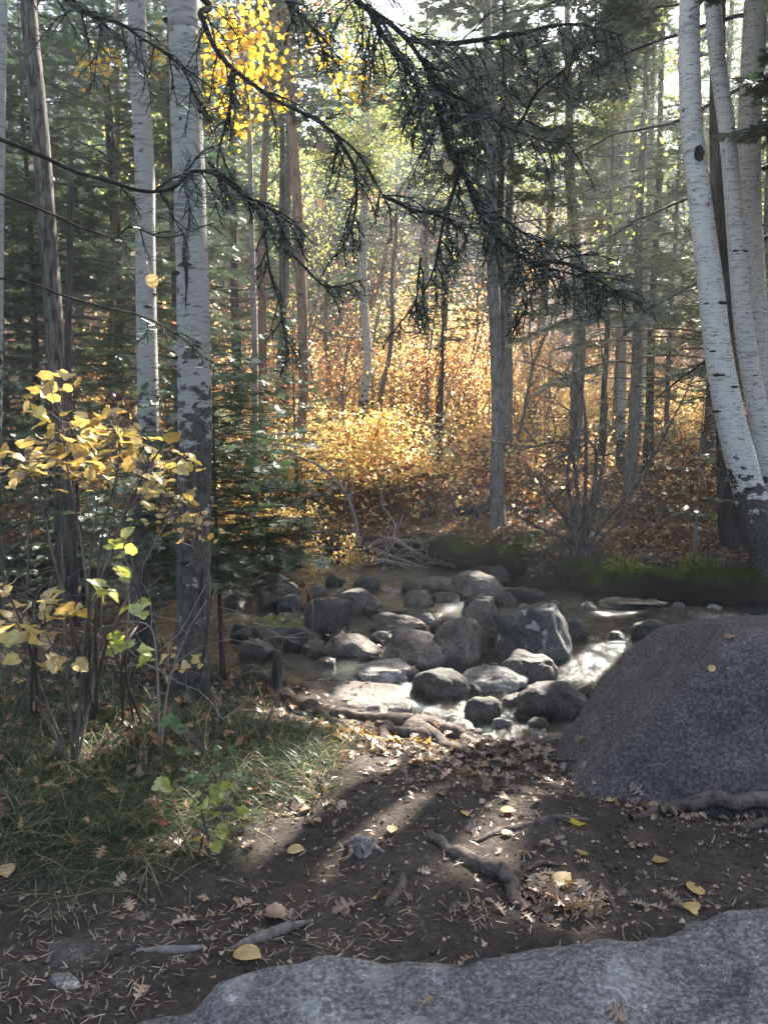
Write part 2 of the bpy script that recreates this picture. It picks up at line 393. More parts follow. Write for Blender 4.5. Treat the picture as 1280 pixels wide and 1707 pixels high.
def aspen(name, lo=1.6, white=(.34, .325, .30), grey=(.19, .18, .17)):
    m, t, out = NM(name)
    fl = noise(t, coords(t, (1, 1, 9)), 7, 5, .65); fr = ramp(t, [(.545, g3(0)), (.60, g3(1))]); t.links.new(fl, fr.inputs[0])
    fine = noise(t, coords(t, (1, 1, 14)), 16, 6, .7)
    base = mixc(t, fine, grey, white)
    zc = N(t, 'TexCoord'); sx = N(t, 'SeparateXYZ'); t.links.new(zc.outputs['Object'], sx.inputs[0])
    mr = N(t, 'MapRange'); mr.inputs[1].default_value = lo * 1.35; mr.inputs[2].default_value = lo * .55
    mr.inputs[3].default_value = -.02; mr.inputs[4].default_value = .30; t.links.new(sx.outputs[2], mr.inputs[0])
    pt = math_(t, 'ADD', noise(t, coords(t, (1, 1, 1.7)), 7, 5, .6, .3), mr.outputs[0])
    pr = ramp(t, [(.655, g3(0)), (.675, g3(1))]); t.links.new(pt, pr.inputs[0])
    ffd = ramp(t, [(.35, g3(0)), (.65, g3(1))]); t.links.new(noise(t, coords(t, (1, 1, .5)), 40, 7, .7), ffd.inputs[0])
    len_ = ramp(t, [(.62, g3(0)), (.645, g3(1))]); t.links.new(noise(t, coords(t, (1, 1, 4)), 15, 3, .5), len_.inputs[0])
    dk = mixc(t, ffd.outputs[0], (.012, .011, .010), (.085, .075, .066))
    col = mixc(t, math_(t, 'MULTIPLY', fr.outputs[0], .65), base, (.12, .10, .085))
    col = mixc(t, math_(t, 'MULTIPLY', len_.outputs[0], .8), col, (.07, .06, .05))
    col = mixc(t, pr.outputs[0], col, dk)
    princ(t, out, col, .75, bump(t, mixc(t, .5, pr.outputs[0], fine), .5, .012), .3); return m
M['aspen'] = aspen('aspen_bark', 2.0, (.34, .325, .30), (.16, .15, .14))
M['aspen_b'] = aspen('white_aspen_bark', 1.2, (.60, .585, .55), (.34, .33, .315))
m_, t_, o_ = NM('knot_black'); princ(t_, o_, (.02, .017, .015), .9, bump(t_, noise(t_, coords(t_), 60), .8, .01)); M['knot'] = m_
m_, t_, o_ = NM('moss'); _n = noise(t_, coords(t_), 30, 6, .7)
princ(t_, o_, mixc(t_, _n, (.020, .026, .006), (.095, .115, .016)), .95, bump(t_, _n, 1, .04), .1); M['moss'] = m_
m_, t_, o_ = NM('bank_earth'); _n = noise(t_, coords(t_), 6, 8, .7)
_g = N(t_, 'NewGeometry'); _s = N(t_, 'SeparateXYZ'); t_.links.new(_g.outputs['Normal'], _s.inputs[0])
_f = ramp(t_, [(.62, g3(0)), (.82, g3(1))]); t_.links.new(math_(t_, 'ADD', math_(t_, 'MULTIPLY', _s.outputs[2], .5), math_(t_, 'MULTIPLY', _n, .75)), _f.inputs[0])
princ(t_, o_, mixc(t_, _f.outputs[0], mixc(t_, _n, (.012, .010, .008), (.05, .04, .03)), mixc(t_, noise(t_, coords(t_), 40), (.018, .025, .005), (.07, .085, .012))), .95, bump(t_, _n, 1, .06), .1); M['mosslog'] = m_

def water():
    m, t, out = NM('creek_water'); c = coords(t, (1, .8, 1))
    a = noise(t, c, 6, 4, .55, .5); b = noise(t, c, 28, 4, .6, .3)
    nb = bump(t, b, .9, .03, bump(t, a, .9, .09))
    fr = N(t, 'Fresnel'); fr.inputs[0].default_value = 1.5; t.links.new(nb, fr.inputs['Normal'])
    g = N(t, 'BsdfGlossy'); g.inputs['Roughness'].default_value = .07; t.links.new(nb, g.inputs['Normal'])
    tr = N(t, 'BsdfTransparent'); tr.inputs[0].default_value = (.50, .38, .26, 1)
    mx = N(t, 'MixShader'); t.links.new(math_(t, 'ADD', math_(t, 'MULTIPLY', fr.outputs[0], 1.2), .05), mx.inputs[0]); t.links.new(tr.outputs[0], mx.inputs[1]); t.links.new(g.outputs[0], mx.inputs[2])
    # foam where the surface stands high in the riffles
    at_ = N(t, 'Attribute', attribute_name='rnd')
    fz = noise(t, c, 16, 7, .75, 1.5); fs = math_(t, 'ADD', math_(t, 'MULTIPLY', at_.outputs['Fac'], .26), fz)
    fo = ramp(t, [(.88, g3(0)), (1.0, g3(.45))]); t.links.new(fs, fo.inputs[0])
    d = N(t, 'BsdfDiffuse'); d.inputs[0].default_value = (.75, .78, .82, 1)
    m2 = N(t, 'MixShader'); t.links.new(fo.outputs[0], m2.inputs[0]); t.links.new(mx.outputs[0], m2.inputs[1]); t.links.new(d.outputs[0], m2.inputs[2])
    t.links.new(m2.outputs[0], out.inputs[0]); return m
M['water'] = water()
# ================================================================ SETTING: ground and creek
def make_ground():
    u = np.linspace(-1, 1, 460); xs = 0.5 + 130 * np.sinh(5.4 * u) / np.sinh(5.4)
    v = np.linspace(-.42, 1, 620); ys = 4.0 + 230 * np.sinh(6.0 * v) / np.sinh(6.0)
    X, Y = np.meshgrid(xs, ys); Z = height(X, Y)
    V = np.stack([X, Y, Z], -1).reshape(-1, 3); ny, nx = X.shape
    i = np.arange(ny - 1)[:, None] * nx; j = np.arange(nx - 1)[None]
    F = np.stack([i + j, i + j + 1, i + j + nx + 1, i + j + nx], -1).reshape(-1, 4)
    mb = MB(); mb.add(V, F); tag(mb.obj('ground', M['soil']), kind='structure', label='dark forest floor sloping up behind the creek')
make_ground()

RIFFLES = [(720, 1015, .9), (660, 985, .6), (960, 1040, .6), (1000, 1075, .7), (1150, 1025, .8), (740, 1180, .5), (450, 1135, .5), (890, 1225, .6), (880, 1015, .6), (560, 1140, .35)]
def make_water():
    xs = np.arange(-9, 9, .04); ys = np.arange(4.0, 11.6, .035)
    X, Y = np.meshgrid(xs, ys); P = np.stack([X, Y * 1.0, X * 0], -1).reshape(-1, 3)
    n = fbm(P * 3.2, 3, 21); n2 = fbm(P * 11, 2, 22)
    rf = np.zeros(len(P))
    for a, b, r in RIFFLES:
        q = at(a, b, 1.0) ; d = ray(a, b); q = CAM + d * ((WZ - CAM[2]) / d[2])
        rf = np.maximum(rf, np.exp(-((P[:, 0] - q[0]) ** 2 + ((P[:, 1] - q[1]) * 1.0) ** 2) / (r * .55) ** 2))
    Z = WZ + n * (.016 + .035 * rf) + n2 * (.005 + .014 * rf) + .03 * rf
    V = P.copy(); V[:, 2] = Z; ny, nx = X.shape
    i = np.arange(ny - 1)[:, None] * nx; j = np.arange(nx - 1)[None]
    F = np.stack([i + j, i + j + 1, i + j + nx + 1, i + j + nx], -1).reshape(-1, 4)
    keep = height(X, Y, False).reshape(-1)[F[:, 0]] < WZ + .12
    mb = MB(); mb.add(V, F[keep], rf); tag(mb.obj('water', M['water']), kind='structure', label='shallow rippled creek water running over brown sand')
make_water()

# ================================================================ ROCKS
_ico = {}
def ico(n):
    if n not in _ico:
        import bmesh
        bm = bmesh.new(); bmesh.ops.create_icosphere(bm, subdivisions=n, radius=1)
        _ico[n] = (np.array([v.co[:] for v in bm.verts]), np.array([[v.index for v in f.verts] for f in bm.faces])); bm.free()
    return _ico[n]
ROCKS = []                                   # (vertices, faces) for dropping leaves onto
def rock(name, c, r, rot, seed, mat, label, group=None, cuts=4, n=4, flat=0.0, rough=.10, cat='boulder', power=1.0, cutd=(.50, .82)):
    V0, F = ico(n); rs = np.random.default_rng(seed); V = V0.copy()
    if power != 1.0: V = np.sign(V) * np.abs(V) ** power
    for _ in range(cuts):                    # worn facets
        d = unit(rs.normal(size=3) * np.array([1, 1, .7])); h = rs.uniform(*cutd)
        e = V @ d - h; V = V - np.where(e > 0, e * .9, 0)[:, None] * d
    if flat: V[:, 2] = np.where(V[:, 2] > flat, flat + (V[:, 2] - flat) * .15, V[:, 2])
    P = V0 * 1.3 + seed * 3.7
    V = V + unit(V0) * (fbm(P, 3, seed) * rough)[:, None] + unit(V0) * (fbm(P * 5, 3, seed + 1) * rough * .16)[:, None]
    V = V * np.asarray(r); cr, sr = math.cos(rot), math.sin(rot)
    V = np.column_stack([V[:, 0] * cr - V[:, 1] * sr, V[:, 0] * sr + V[:, 1] * cr, V[:, 2]]) + c
    mb = MB(); mb.add(V, F); o = mb.obj(name, mat, None, c)
    ROCKS.append((V, F)); return tag(o, label, cat, group)
def creek_rock(cx, cy, w, h, mat, label, seed=None, rot=None, cuts=6, flat=0, depth=.72, name='creek_boulder', z0=WZ, rough=.15, power=.9, n=4):
    d = ray(cx, cy + h / 2); b = CAM + d * ((z0 - CAM[2]) / d[2]); dist = b[1]
    wx = m_px(w, dist) / 2; D = wx * depth
    th = math.atan2(-d[2], d[1])
    Ha = m_px(h, dist) * 1.0
    H = max(.08, (Ha * .94 - 1.25 * D * math.sin(th)) / math.cos(th))
    X = (cx - 640) / FP * (dist + D) * 1.01
    rs = np.random.default_rng(seed or int(cx * 7 + cy))
    c = np.array([X, dist + D * .9, z0 + H * .15])
    rock(name, c, (wx * 1.08, D * 1.05, H * .90), rs.uniform(-.25, .25) if rot is None else rot, seed or int(cx * 7 + cy), M[mat], label, cuts=cuts, flat=flat, rough=rough, power=power, n=n)
CR = [
 (465, 980, 84, 62, 'rock', 'angular dark boulder at the left end of the creek below the low leafy bush', dict(cuts=8, power=.8)),
 (486, 1004, 44, 30, 'rock_lichen', 'small lichen-spotted stone at the foot of the angular boulder by the bush', {}),
 (550, 1026, 80, 68, 'rock_dark', 'dark square block of stone with a flat face in the left of the creek', dict(cuts=3, power=.55, rough=.05)),
 (592, 1001, 74, 44, 'rock', 'rounded boulder tucked behind the dark square block', {}),
 (609, 974, 42, 30, 'rock_dark', 'small round stone at the back of the creek below the dead branches', {}),
 (650, 985, 36, 15, 'rock_pale', 'small flat pale stone in the water at the back of the creek', dict(flat=.5)),
 (684, 978, 32, 24, 'rock_dark', 'small dark stone beside the flat pale stone at the back', {}),
 (736, 971, 62, 32, 'rock', 'smooth dark boulder at the back left of the largest rear boulder', {}),
 (795, 978, 96, 56, 'rock', 'broad domed boulder at the back of the creek just below the mossy log', dict(n=5)),
 (827, 959, 38, 34, 'rock_dark', 'upright rounded stone touching the mossy log', {}),
 (700, 996, 56, 42, 'rock', 'brownish rounded stone beside the white riffle', {}),
 (746, 998, 56, 28, 'rock_dark', 'low dark stone in front of the broad domed rear boulder', {}),
 (872, 984, 68, 34, 'rock_dark', 'slanting slab of stone lying against the mossy log', dict(flat=.4, cuts=6)),
 (648, 1017, 62, 18, 'rock_dark', 'low wet stone barely above the water beside the riffle', dict(flat=.5)),
 (660, 1041, 96, 42, 'rock', 'wide low grey boulder downstream of the riffle', dict(n=5)),
 (803, 1010, 64, 46, 'rock_moss', 'mossy-edged boulder leaning behind the two tall boulders', {}),
 (805, 1034, 72, 78, 'rock', 'tall narrow boulder pressed against the largest creek boulder', dict(n=5, cuts=6)),
 (895, 1053, 130, 104, 'rock_lichen', 'largest creek boulder with white lichen patches on top', dict(n=5, cuts=5, power=.75)),
 (770, 1070, 112, 84, 'rock', 'wedge shaped boulder sloping down to the right in mid creek', dict(n=5, cuts=7)),
 (692, 1080, 102, 74, 'rock', 'smooth grey egg shaped boulder in mid creek left of the wedge boulder', dict(n=5, cuts=2)),
 (590, 1076, 98, 48, 'rock', 'oval boulder with a sunlit crest left of the grey egg shaped boulder', dict(n=5, cuts=2)),
 (520, 1079, 52, 28, 'rock', 'small rounded stone touching the left end of the oval boulder', {}),
 (506, 1063, 74, 44, 'rock_dark', 'dark pointed stone in front of the square block', dict(cuts=7)),
 (448, 1042, 124, 52, 'rock_moss', 'long low slab with a mossy patch on the left of the creek', dict(flat=.45, n=5)),
 (424, 1084, 64, 36, 'rock', 'grey rounded stone near the young fir stem', {}),
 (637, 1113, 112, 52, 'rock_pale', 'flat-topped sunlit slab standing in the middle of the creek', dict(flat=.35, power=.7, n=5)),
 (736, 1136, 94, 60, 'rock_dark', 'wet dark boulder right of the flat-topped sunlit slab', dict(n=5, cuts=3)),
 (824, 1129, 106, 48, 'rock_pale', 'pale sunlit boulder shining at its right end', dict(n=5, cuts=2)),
 (882, 1108, 104, 66, 'rock_dark', 'black pointed boulder right of the pale sunlit boulder', dict(cuts=7, n=5)),
 (926, 1168, 106, 72, 'rock_dark', 'dark blunt boulder next to the huge right-hand boulder', dict(n=5, cuts=2, power=.75)),
 (807, 1181, 64, 50, 'rock_moss', 'small domed stone alone in the water near the bank', dict(cuts=2)),
 (575, 1152, 200, 56, 'rock', 'long flat rock lying along the near bank', dict(flat=.35, n=5, depth=.5)),
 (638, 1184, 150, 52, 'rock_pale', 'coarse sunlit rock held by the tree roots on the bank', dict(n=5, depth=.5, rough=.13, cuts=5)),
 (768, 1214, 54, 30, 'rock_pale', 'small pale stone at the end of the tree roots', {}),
 (938, 1246, 72, 44, 'rock', 'rounded stone at the water edge against the huge boulder', {}),
 (960, 1049, 42, 36, 'rock_dark', 'dark wet stone right of the largest creek boulder', {}),
 (1088, 1050, 54, 36, 'rock_moss', 'moss-topped stone among the sun glints upstream', dict(power=.7)),
 (1056, 1004, 120, 22, 'rock_dark', 'long flat dark rock below the bank upstream', dict(flat=.4)),
 (1136, 1014, 28, 22, 'rock', 'small reddish stone in the shade of the far bank', {}),
 (1252, 1032, 34, 20, 'rock_moss', 'mossy stone at the far right edge of the water', {}),
 (925, 1012, 30, 26, 'rock_dark', 'small dark stone behind the lichened boulder', {}),
 (1035, 1062, 38, 18, 'rock_dark', 'low dark stone left of the moss-topped stone', {}),
 (985, 1152, 34, 26, 'rock_moss', 'little mossy stone wedged between dark boulder and huge boulder', {}),
 (985, 1010, 26, 14, 'rock', 'little grey stone breaking the water upstream', {}),
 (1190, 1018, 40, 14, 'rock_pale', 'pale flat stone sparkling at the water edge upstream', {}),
 (415, 1122, 42, 18, 'rock_dark', 'low wet stone in the shallow brown water on the left', {}),
 (622, 1012, 40, 24, 'rock', 'small rounded stone left of the low wet stone by the riffle', {}), (566, 1058, 44, 26, 'rock_dark', 'dark little stone in front of the square block, beside the oval boulder', {}),
 (635, 1064, 40, 26, 'rock', 'small stone wedged between the oval and the egg shaped boulders', {}), (742, 1040, 44, 28, 'rock_dark', 'dark stone behind the wedge shaped boulder', {}),
 (848, 1082, 40, 34, 'rock_dark', 'dark stone wedged below the largest creek boulder', {}), (690, 1122, 34, 22, 'rock', 'little stone between the flat-topped slab and the wet dark boulder', {}),
 (786, 1152, 40, 22, 'rock_dark', 'wet little stone in front of the pale sunlit boulder', {}), (474, 1032, 40, 24, 'rock', 'small stone lying against the long low mossy slab', {}),
 (402, 1060, 40, 24, 'rock_dark', 'small dark stone at the left shore above the grey rounded one', {}), (543, 1104, 50, 22, 'rock_dark', 'low dark stone in front of the oval boulder', dict(flat=.5)),
 (470, 1110, 46, 24, 'rock', 'low grey stone behind the broken stump', dict(flat=.5)), (862, 1166, 38, 24, 'rock', 'small stone left of the dark blunt boulder', {}),
 (843, 1212, 34, 18, 'rock_pale', 'small pale stone barely above the fast water', {}), (905, 1212, 40, 22, 'rock_dark', 'dark wet stone behind the rounded stone at the water edge', {}),
 (560, 966, 34, 24, 'rock_dark', 'small dark stone at the back left of the creek', {}), (528, 988, 36, 26, 'rock', 'small grey stone between the angular boulder and the dark block', {}),
 (712, 1030, 34, 20, 'rock_pale', 'pale pebble-like stone in the middle of the riffle', {}), (850, 1000, 36, 26, 'rock', 'stone between the slanting slab and the mossy-edged boulder', {}),
 (395, 1000, 50, 26, 'rock_dark', 'half-hidden stone on the left shore behind the young fir', {}),
]
for cx, cy_, w_, h_, mt, lb, kw in CR: creek_rock(cx, cy_, w_, h_, mt, lb, **kw)

# the huge boulder on the right bank
def big_boulder():
    V0, F = ico(6); V = V0.copy()
    V = np.sign(V) * np.abs(V) ** .9
    d = unit(np.array([-.5, -.75, .42])); e = V @ d - .83; V = V - np.where(e > 0, e * .7, 0)[:, None] * d
    d = unit(np.array([-.95, .1, .55])); e = V @ d - .80; V = V - np.where(e > 0, e * .7, 0)[:, None] * d
    V = V + unit(V0) * (fbm(V0 * 1.6 + 4, 4, 77) * .055)[:, None] + unit(V0) * (fbm(V0 * 9, 4, 78) * .013)[:, None] + unit(V0) * (np.maximum(fbm(V0 * 34, 3, 79) - .15, 0) * .009)[:, None]
    c = np.array([2.10, 3.74, -.24]); V = V * np.array([1.27, .86, .76]) + c
    mb = MB(); mb.add(V, F); o = mb.obj('granite_boulder', M['boulder'], None, c); ROCKS.append((V, F))
    tag(o, 'huge rough purple-grey boulder rising on the right bank', 'boulder')
big_boulder()

def slab():
    ex = np.array([110, 215, 345, 465, 600, 700, 850, 1000, 1100, 1180, 1280, 1400, 1900]); ey = np.array([1740, 1680, 1632, 1604, 1575, 1573, 1560, 1546, 1540, 1520, 1500, 1490, 1440])
    E = np.array([CAM + ray(a, b) * ((.10 + (a - 640) * .00008 - CAM[2]) / ray(a, b)[2]) for a, b in zip(ex, ey)])
    nx, ny = 360, 240; xs = np.linspace(E[0, 0] + .02, 3.0, nx); ed = np.interp(xs, E[:, 0], E[:, 1])
    ed = ed + fbm(np.column_stack([xs * 4, xs * 0, xs * 0]), 4, 31) * .022
    tt = np.linspace(0, 1, ny); X = np.repeat(xs[None], ny, 0); Y = -.2 + (ed[None] + .08 + .2) * tt[:, None]
    dist = ed[None] - Y; dl = (X - E[0, 0])
    P = np.stack([X, Y, X * 0], -1).reshape(-1, 3)
    top = .10 + (X * FP / 2.2) * .00008 * 1.0 + (fbm(P * 1.7, 4, 33) * .024 + fbm(P * 6, 5, 34) * .014 + fbm(P * 40, 3, 35) * .0025).reshape(X.shape)
    top = top + .02 * sst(X, .2, 1.4)
    step = sst(X + .55 * (Y - 1.2) , -.12, -.04) * .035 ; top = top - .035 + step       # a ledge broken off on the left
    Z = np.where(dist > 0, top - .035 * np.exp(-(np.maximum(dist, 0) / .025)), 0)
    edge = top - .035 - np.maximum(-dist, 0) * 5
    Z = np.where(dist > 0, Z, edge) - .45 * (1 - sst(dl, 0, .10))
    V = np.stack([X, Y, Z], -1).reshape(-1, 3)
    i = np.arange(ny - 1)[:, None] * nx; j = np.arange(nx - 1)[None]
    F = np.stack([i + j, i + j + 1, i + j + nx + 1, i + j + nx], -1).reshape(-1, 4)
    mb = MB(); mb.add(V, F)
    o = mb.obj('granite_slab', M['slab'], None, (.8, 1.2, 0)); ROCKS.append((V, F))
    tag(o, 'broad pale grey granite slab filling the bottom edge of the view', 'rock slab')
slab()
rock('foreground_rock', np.array([-1.02, 1.52, -.13]), (.30, .30, .20), .3, 5, M['slab'], 'low grey rock beside the dark soil in the bottom left corner', n=5)
rock('foreground_rock', np.array([-.93, 2.15, -.16]), (.22, .16, .13), .1, 6, M['rock_dark'], 'dark buried rock under the fringe of grass on the left', n=4)
g_ = gp(607, 1432); rock('pointed_stone', g_ + np.array([0, .02, .005]), (.055, .05, .075), .5, 12, M['rock_pale'], 'small pale three-sided stone standing in the dark soil', cuts=10, cutd=(.4, .6), cat='stone', power=.8)
g_ = gp(763, 1512); rock('pebble', g_ + np.array([0, 0, .004]), (.028, .02, .016), .2, 13, M['rock'], 'small grey pebble lying left of the sunlit leaf heap', cat='stone', n=3)
g_ = gp(110, 1640); rock('pebble', g_ + np.array([0, 0, .004]), (.05, .025, .02), -.4, 14, M['rock_pale'], 'narrow pale stone on the soil beside the corner rock', cat='stone', n=3)

_V = np.concatenate([v for v, f in ROCKS]); _o = 0; _F = []
for v, f in ROCKS:
    _F += [tuple(int(q) + _o for q in r) for r in f]; _o += len(v)
BV = BVHTree.FromPolygons([tuple(v) for v in _V], _F)
def hit(px, py):                             # first surface (rock or ground) and its normal
    d = ray(px, py); dn = unit(d)
    g = gp(px, py); tg = np.linalg.norm(g - CAM)
    loc, nn, _, ds = BV.ray_cast(Vector(CAM), Vector(dn), 60)
    if loc is not None and ds < tg: return np.array(loc), np.array(nn)
    e = .03; x, y = g[0], g[1]
    nn = unit(np.array([hz(x - e, y) - hz(x + e, y), hz(x, y - e) - hz(x, y + e), 2 * e]))
    return np.array([x, y, hz(x, y)]), nn
def drop(x, y):                              # height of whatever lies under (x, y), ground or rock
    loc, nn, _, _ = BV.ray_cast(Vector((x, y, 4)), Vector((0, 0, -1)))
    z = hz(x, y)
    if loc is not None and loc.z > z: return loc.z, np.array(nn)
    e = .03
    return z, unit(np.array([hz(x - e, y) - hz(x + e, y), hz(x, y - e) - hz(x, y + e), 2 * e]))

# ================================================================ SUN FLECKS: gaps in the roof of branches
FLECKS = []
for a, b, r in [(600, 1240, .12), (520, 1205, .06), (640, 1305, .0), (720, 1292, .03), (540, 1362, .0), (945, 1500, .09), (1100, 1400, .04), (450, 1195, .12),
                (180, 1200, .2), (60, 1150, .2), (780, 1300, .06), (340, 1340, .10), (120, 1260, .12), (250, 1430, .06), (870, 1395, .01)]:
    p, _ = hit(a, b); FLECKS.append((p, r))
for a, b, r in [(650, 1175, .22), (640, 1100, .22), (590, 1055, .15), (465, 960, .18), (720, 1050, .12), (840, 1120, .22), (870, 1010, .15), (935, 1050, .10), (780, 1045, .12), (1000, 1085, .32), (1045, 1060, .32), (1090, 1038, .35),
                (1160, 1025, .4), (1250, 1025, .4), (965, 1105, .15), (700, 1010, .25), (740, 1200, .10), (885, 1200, .22), (720, 1115, .12), (600, 1135, .15), (480, 990, .12), (560, 985, .15), (800, 960, .15), (820, 1160, .08), (880, 1080, .10), (660, 1030, .1), (500, 1140, .12)]:
    d = ray(a, b); FLECKS.append((CAM + d * ((WZ + .22 - CAM[2]) / d[2]), r * 1.25))    # tops of stones and open water
for a, b, y, r in [(1030, 944, 8.62, .32), (1165, 942, 8.6, .25), (880, 930, 9.8, .15), (180, 700, 2.7, .12), (195, 1065, 2.6, .12), (265, 450, 6.0, .4), (262, 650, 6.0, .3), (350, 300, 4.5, .2), (1160, 120, 8.6, .6), (1210, 380, 9.3, .5), (1250, 700, 8.8, .3),
                   (990, 720, 9.2, .3), (880, 770, 9.2, .3), (110, 640, 2.7, .10), (260, 740, 2.7, .10)]:
    FLECKS.append((at(a, b, y), r))
for a, b, y, r in [(480, 930, 10.8, .7), (560, 960, 10.2, .5), (700, 900, 11.4, .4), (860, 900, 11.5, .5), (600, 700, 15.5, 1.8), (720, 740, 15.0, 1.6), (520, 700, 14.5, 1.2), (850, 740, 16, 1.4), (1000, 740, 15.5, 1.0), (760, 560, 19, 2.2), (620, 560, 19, 1.8), (900, 560, 19, 1.5), (1100, 850, 11, .8), (1000, 880, 10.8, .6), (300, 850, 10.5, .6), (430, 700, 14, .8)]:
    FLECKS.append((at(a, b, y), r))
def lit_gap(P, grow_=0.0, small=False):                              # True for points that would shade one of those flecks
    P = np.asarray(P); k = np.zeros(len(P), bool)
    if not len(P): return k
    m_ = P.mean(0); R0 = np.sqrt(((P - m_) ** 2).sum(1).max()) + .1
    for c, r in FLECKS:
        if small and r > .5: continue
        qm = m_ - c; tm = qm @ S
        if tm < -R0 or (qm @ qm) - tm * tm > (r + grow_ + R0) ** 2: continue
        q = P - c; t = q @ S; d2 = (q * q).sum(1) - t * t
        k |= (t > .4) & (d2 < (r + grow_) ** 2)
    return k

# ================================================================ CONIFERS
def spray_template(nn, L, wdt, up=.25):
    V = []; F = []; k = 0
    rs = np.random.default_rng(nn)
    for i in range(nn):
        x = i / nn * .9; sd = 1 if i % 2 else -1; ln = L * (1 - .35 * x) * rs.uniform(.8, 1.1)
        dx, dy, dz = .62, .75 * sd, up * rs.uniform(-.6, 1.6)
        p = np.array([x, 0, 0]); q = p + unit(np.array([dx, dy, dz])) * ln; n = unit(np.array([-dy, dx, 0])) * wdt / 2
        V += [p - n, p + n, q + n * .5, q - n * .5]; F.append([k, k + 1, k + 2, k + 3]); k += 4
    return np.array(V), np.array(F)
SP_FINE = spray_template(14, .55, .085)
SP_MED = spray_template(13, .62, .15)
SP_FAR = spray_template(4, .75, .36)
def conifer_parts(seed, H, R, cb=.8, nbr=80, droop=.45, sp=SP_FINE, ssz=.085, step=.075, r0=None, dead=0.15, holes_at=None, dens=1.0, lean=(0, 0)):
    rs = np.random.default_rng(seed); tr = MB(); br = MB(); fo = MB()
    r0 = r0 or H * .011
    zz = np.linspace(-.15, H, 14); TP = np.column_stack([lean[0] * np.abs(zz / H) ** 1.5 + .02 * np.sin(zz * 1.3 + seed), lean[1] * zz / H + .02 * np.cos(zz), zz])
    tube(tr, TP, r0 * (1 - zz / H * .92) + r0 * .5 * np.exp(-np.maximum(zz, 0) * 5), 10, .08, seed=seed)
    Pp = []; Dp = []; Sp = []
    az = rs.uniform(0, 6.28)
    for i in range(nbr):
        u = ((i + rs.random() * .8) / nbr) ** .9; z = cb + (H * .985 - cb) * u
        L = R * min(1, .45 + u * 3.5) * (1 - u) ** .72 * rs.uniform(.65, 1.12) + .12; az += 2.4 + rs.uniform(-.4, .4)
        dh = np.array([math.cos(az), math.sin(az), 0.0]); sd = np.array([-dh[1], dh[0], 0.0])
        t = np.linspace(0, 1, 7); dr = droop * (1 - u * .8) * rs.uniform(.7, 1.3)
        bx = np.interp(z, zz, TP[:, 0]); by = np.interp(z, zz, TP[:, 1])
        wob = rs.uniform(-.12, .12) * L
        B = np.array([bx, by, z]) + dh * (L * t)[:, None] + sd * (wob * t ** 2)[:, None] + np.array([0, 0, 1.0]) * (L * (.22 * t - dr * t ** 1.8 + .12 * dr * t ** 4))[:, None]
        if holes_at is not None:
            kk = lit_gap(B + holes_at, .03, True); kk[:3] = False
            if kk.any():
                cut = max(.3, t[np.argmax(kk)] - .1); B = np.column_stack([np.interp(t * cut, t, B[:, c]) for c in range(3)]); L *= cut
        tube(br, B, (.0045 + .0065 * L) * (1 - .85 * t) * (r0 / .08) ** .4, 4, cap=False)
        if rs.random() < dead * (1 - u) * 2: continue
        m = max(2, int(L * .88 / step))
        for q in range(m):
            tq = .12 + .86 * (q + rs.random()) / m; b = np.array([np.interp(tq, t, B[:, c]) for c in range(3)])
            ll = (.42 * L * (1 - tq) + .10) * rs.uniform(.6, 1.15); side = 1 if q % 2 else -1
            ang = side * rs.uniform(.7, 1.15); dd = dh * math.cos(ang) + sd * math.sin(ang) + np.array([0, 0, -dr * (.35 + .5 * tq) + rs.uniform(-.12, .12)])
            dd = unit(dd); ns = max(1, int(ll / (ssz * .72)))
            if holes_at is None or not lit_gap((b + dd * ll * .4 + holes_at)[None], .1)[0]: tube(br, np.array([b, b + dd * ll * .5, b + dd * ll]), [.004, .003, .0015], 3, cap=False)
            for w in range(ns):
                if rs.random() > dens: continue
                ps = b + dd * (ll * (w + .3) / ns) + rs.normal(size=3) * .008
                Pp.append(ps); Dp.append(unit(dd + rs.normal(size=3) * .22 + sd * side * .0)); Sp.append(ssz * rs.uniform(.8, 1.25))
                if ll > .2 and rs.random() < .8:
                    s2 = 1 if rs.random() < .5 else -1; d3 = unit(dd * .6 + s2 * np.cross(dd, [0, 0, 1]) * .8 + np.array([0, 0, -.12]))
                    Pp.append(ps); Dp.append(d3); Sp.append(ssz * rs.uniform(.7, 1.1))
    Pp = np.array(Pp); Dp = np.array(Dp); Sp = np.array(Sp)
    if holes_at is not None:
        k = ~lit_gap(Pp + holes_at, .09); Pp, Dp, Sp = Pp[k], Dp[k], Sp[k]
    Nn = np.array([0, 0, 1.0]) + rs.normal(size=Pp.shape) * .35
    scatter(fo, sp[0], sp[1], Pp, frames(Dp, Nn), Sp, np.clip(rs.random(len(Pp)) * .7 + .3 * fbm(Pp * 1.5, 2, seed) + .1, 0, 1))
    return tr, br, fo
def conifer(name, loc, label, cat='conifer', mats=('bark_dark', 'twig', 'fir'), group=None, unique=False, **kw):
    loc = np.asarray(loc, float)
    tr, br, fo = conifer_parts(holes_at=loc if unique else None, **kw)
    r = empty(name, loc, label, cat, group)
    tr.obj('trunk', M[mats[0]], r); cb_ = br.obj('crown', M[mats[1]], r); fo.obj('foliage', M[mats[2]], cb_, smooth=False)
    return r
def put(proto, loc, label, s=1.0, rz=0.0, group=None, tilt=0):
    c = copy_tree(proto); c.location = [float(q) for q in loc]; c.scale = (s, s, s); c.rotation_euler = (tilt, 0, rz)
    c['label'] = label
    if group: c['group'] = group
    return c
def G(x, y): return np.array([x, y, hz(x, y) - .03])

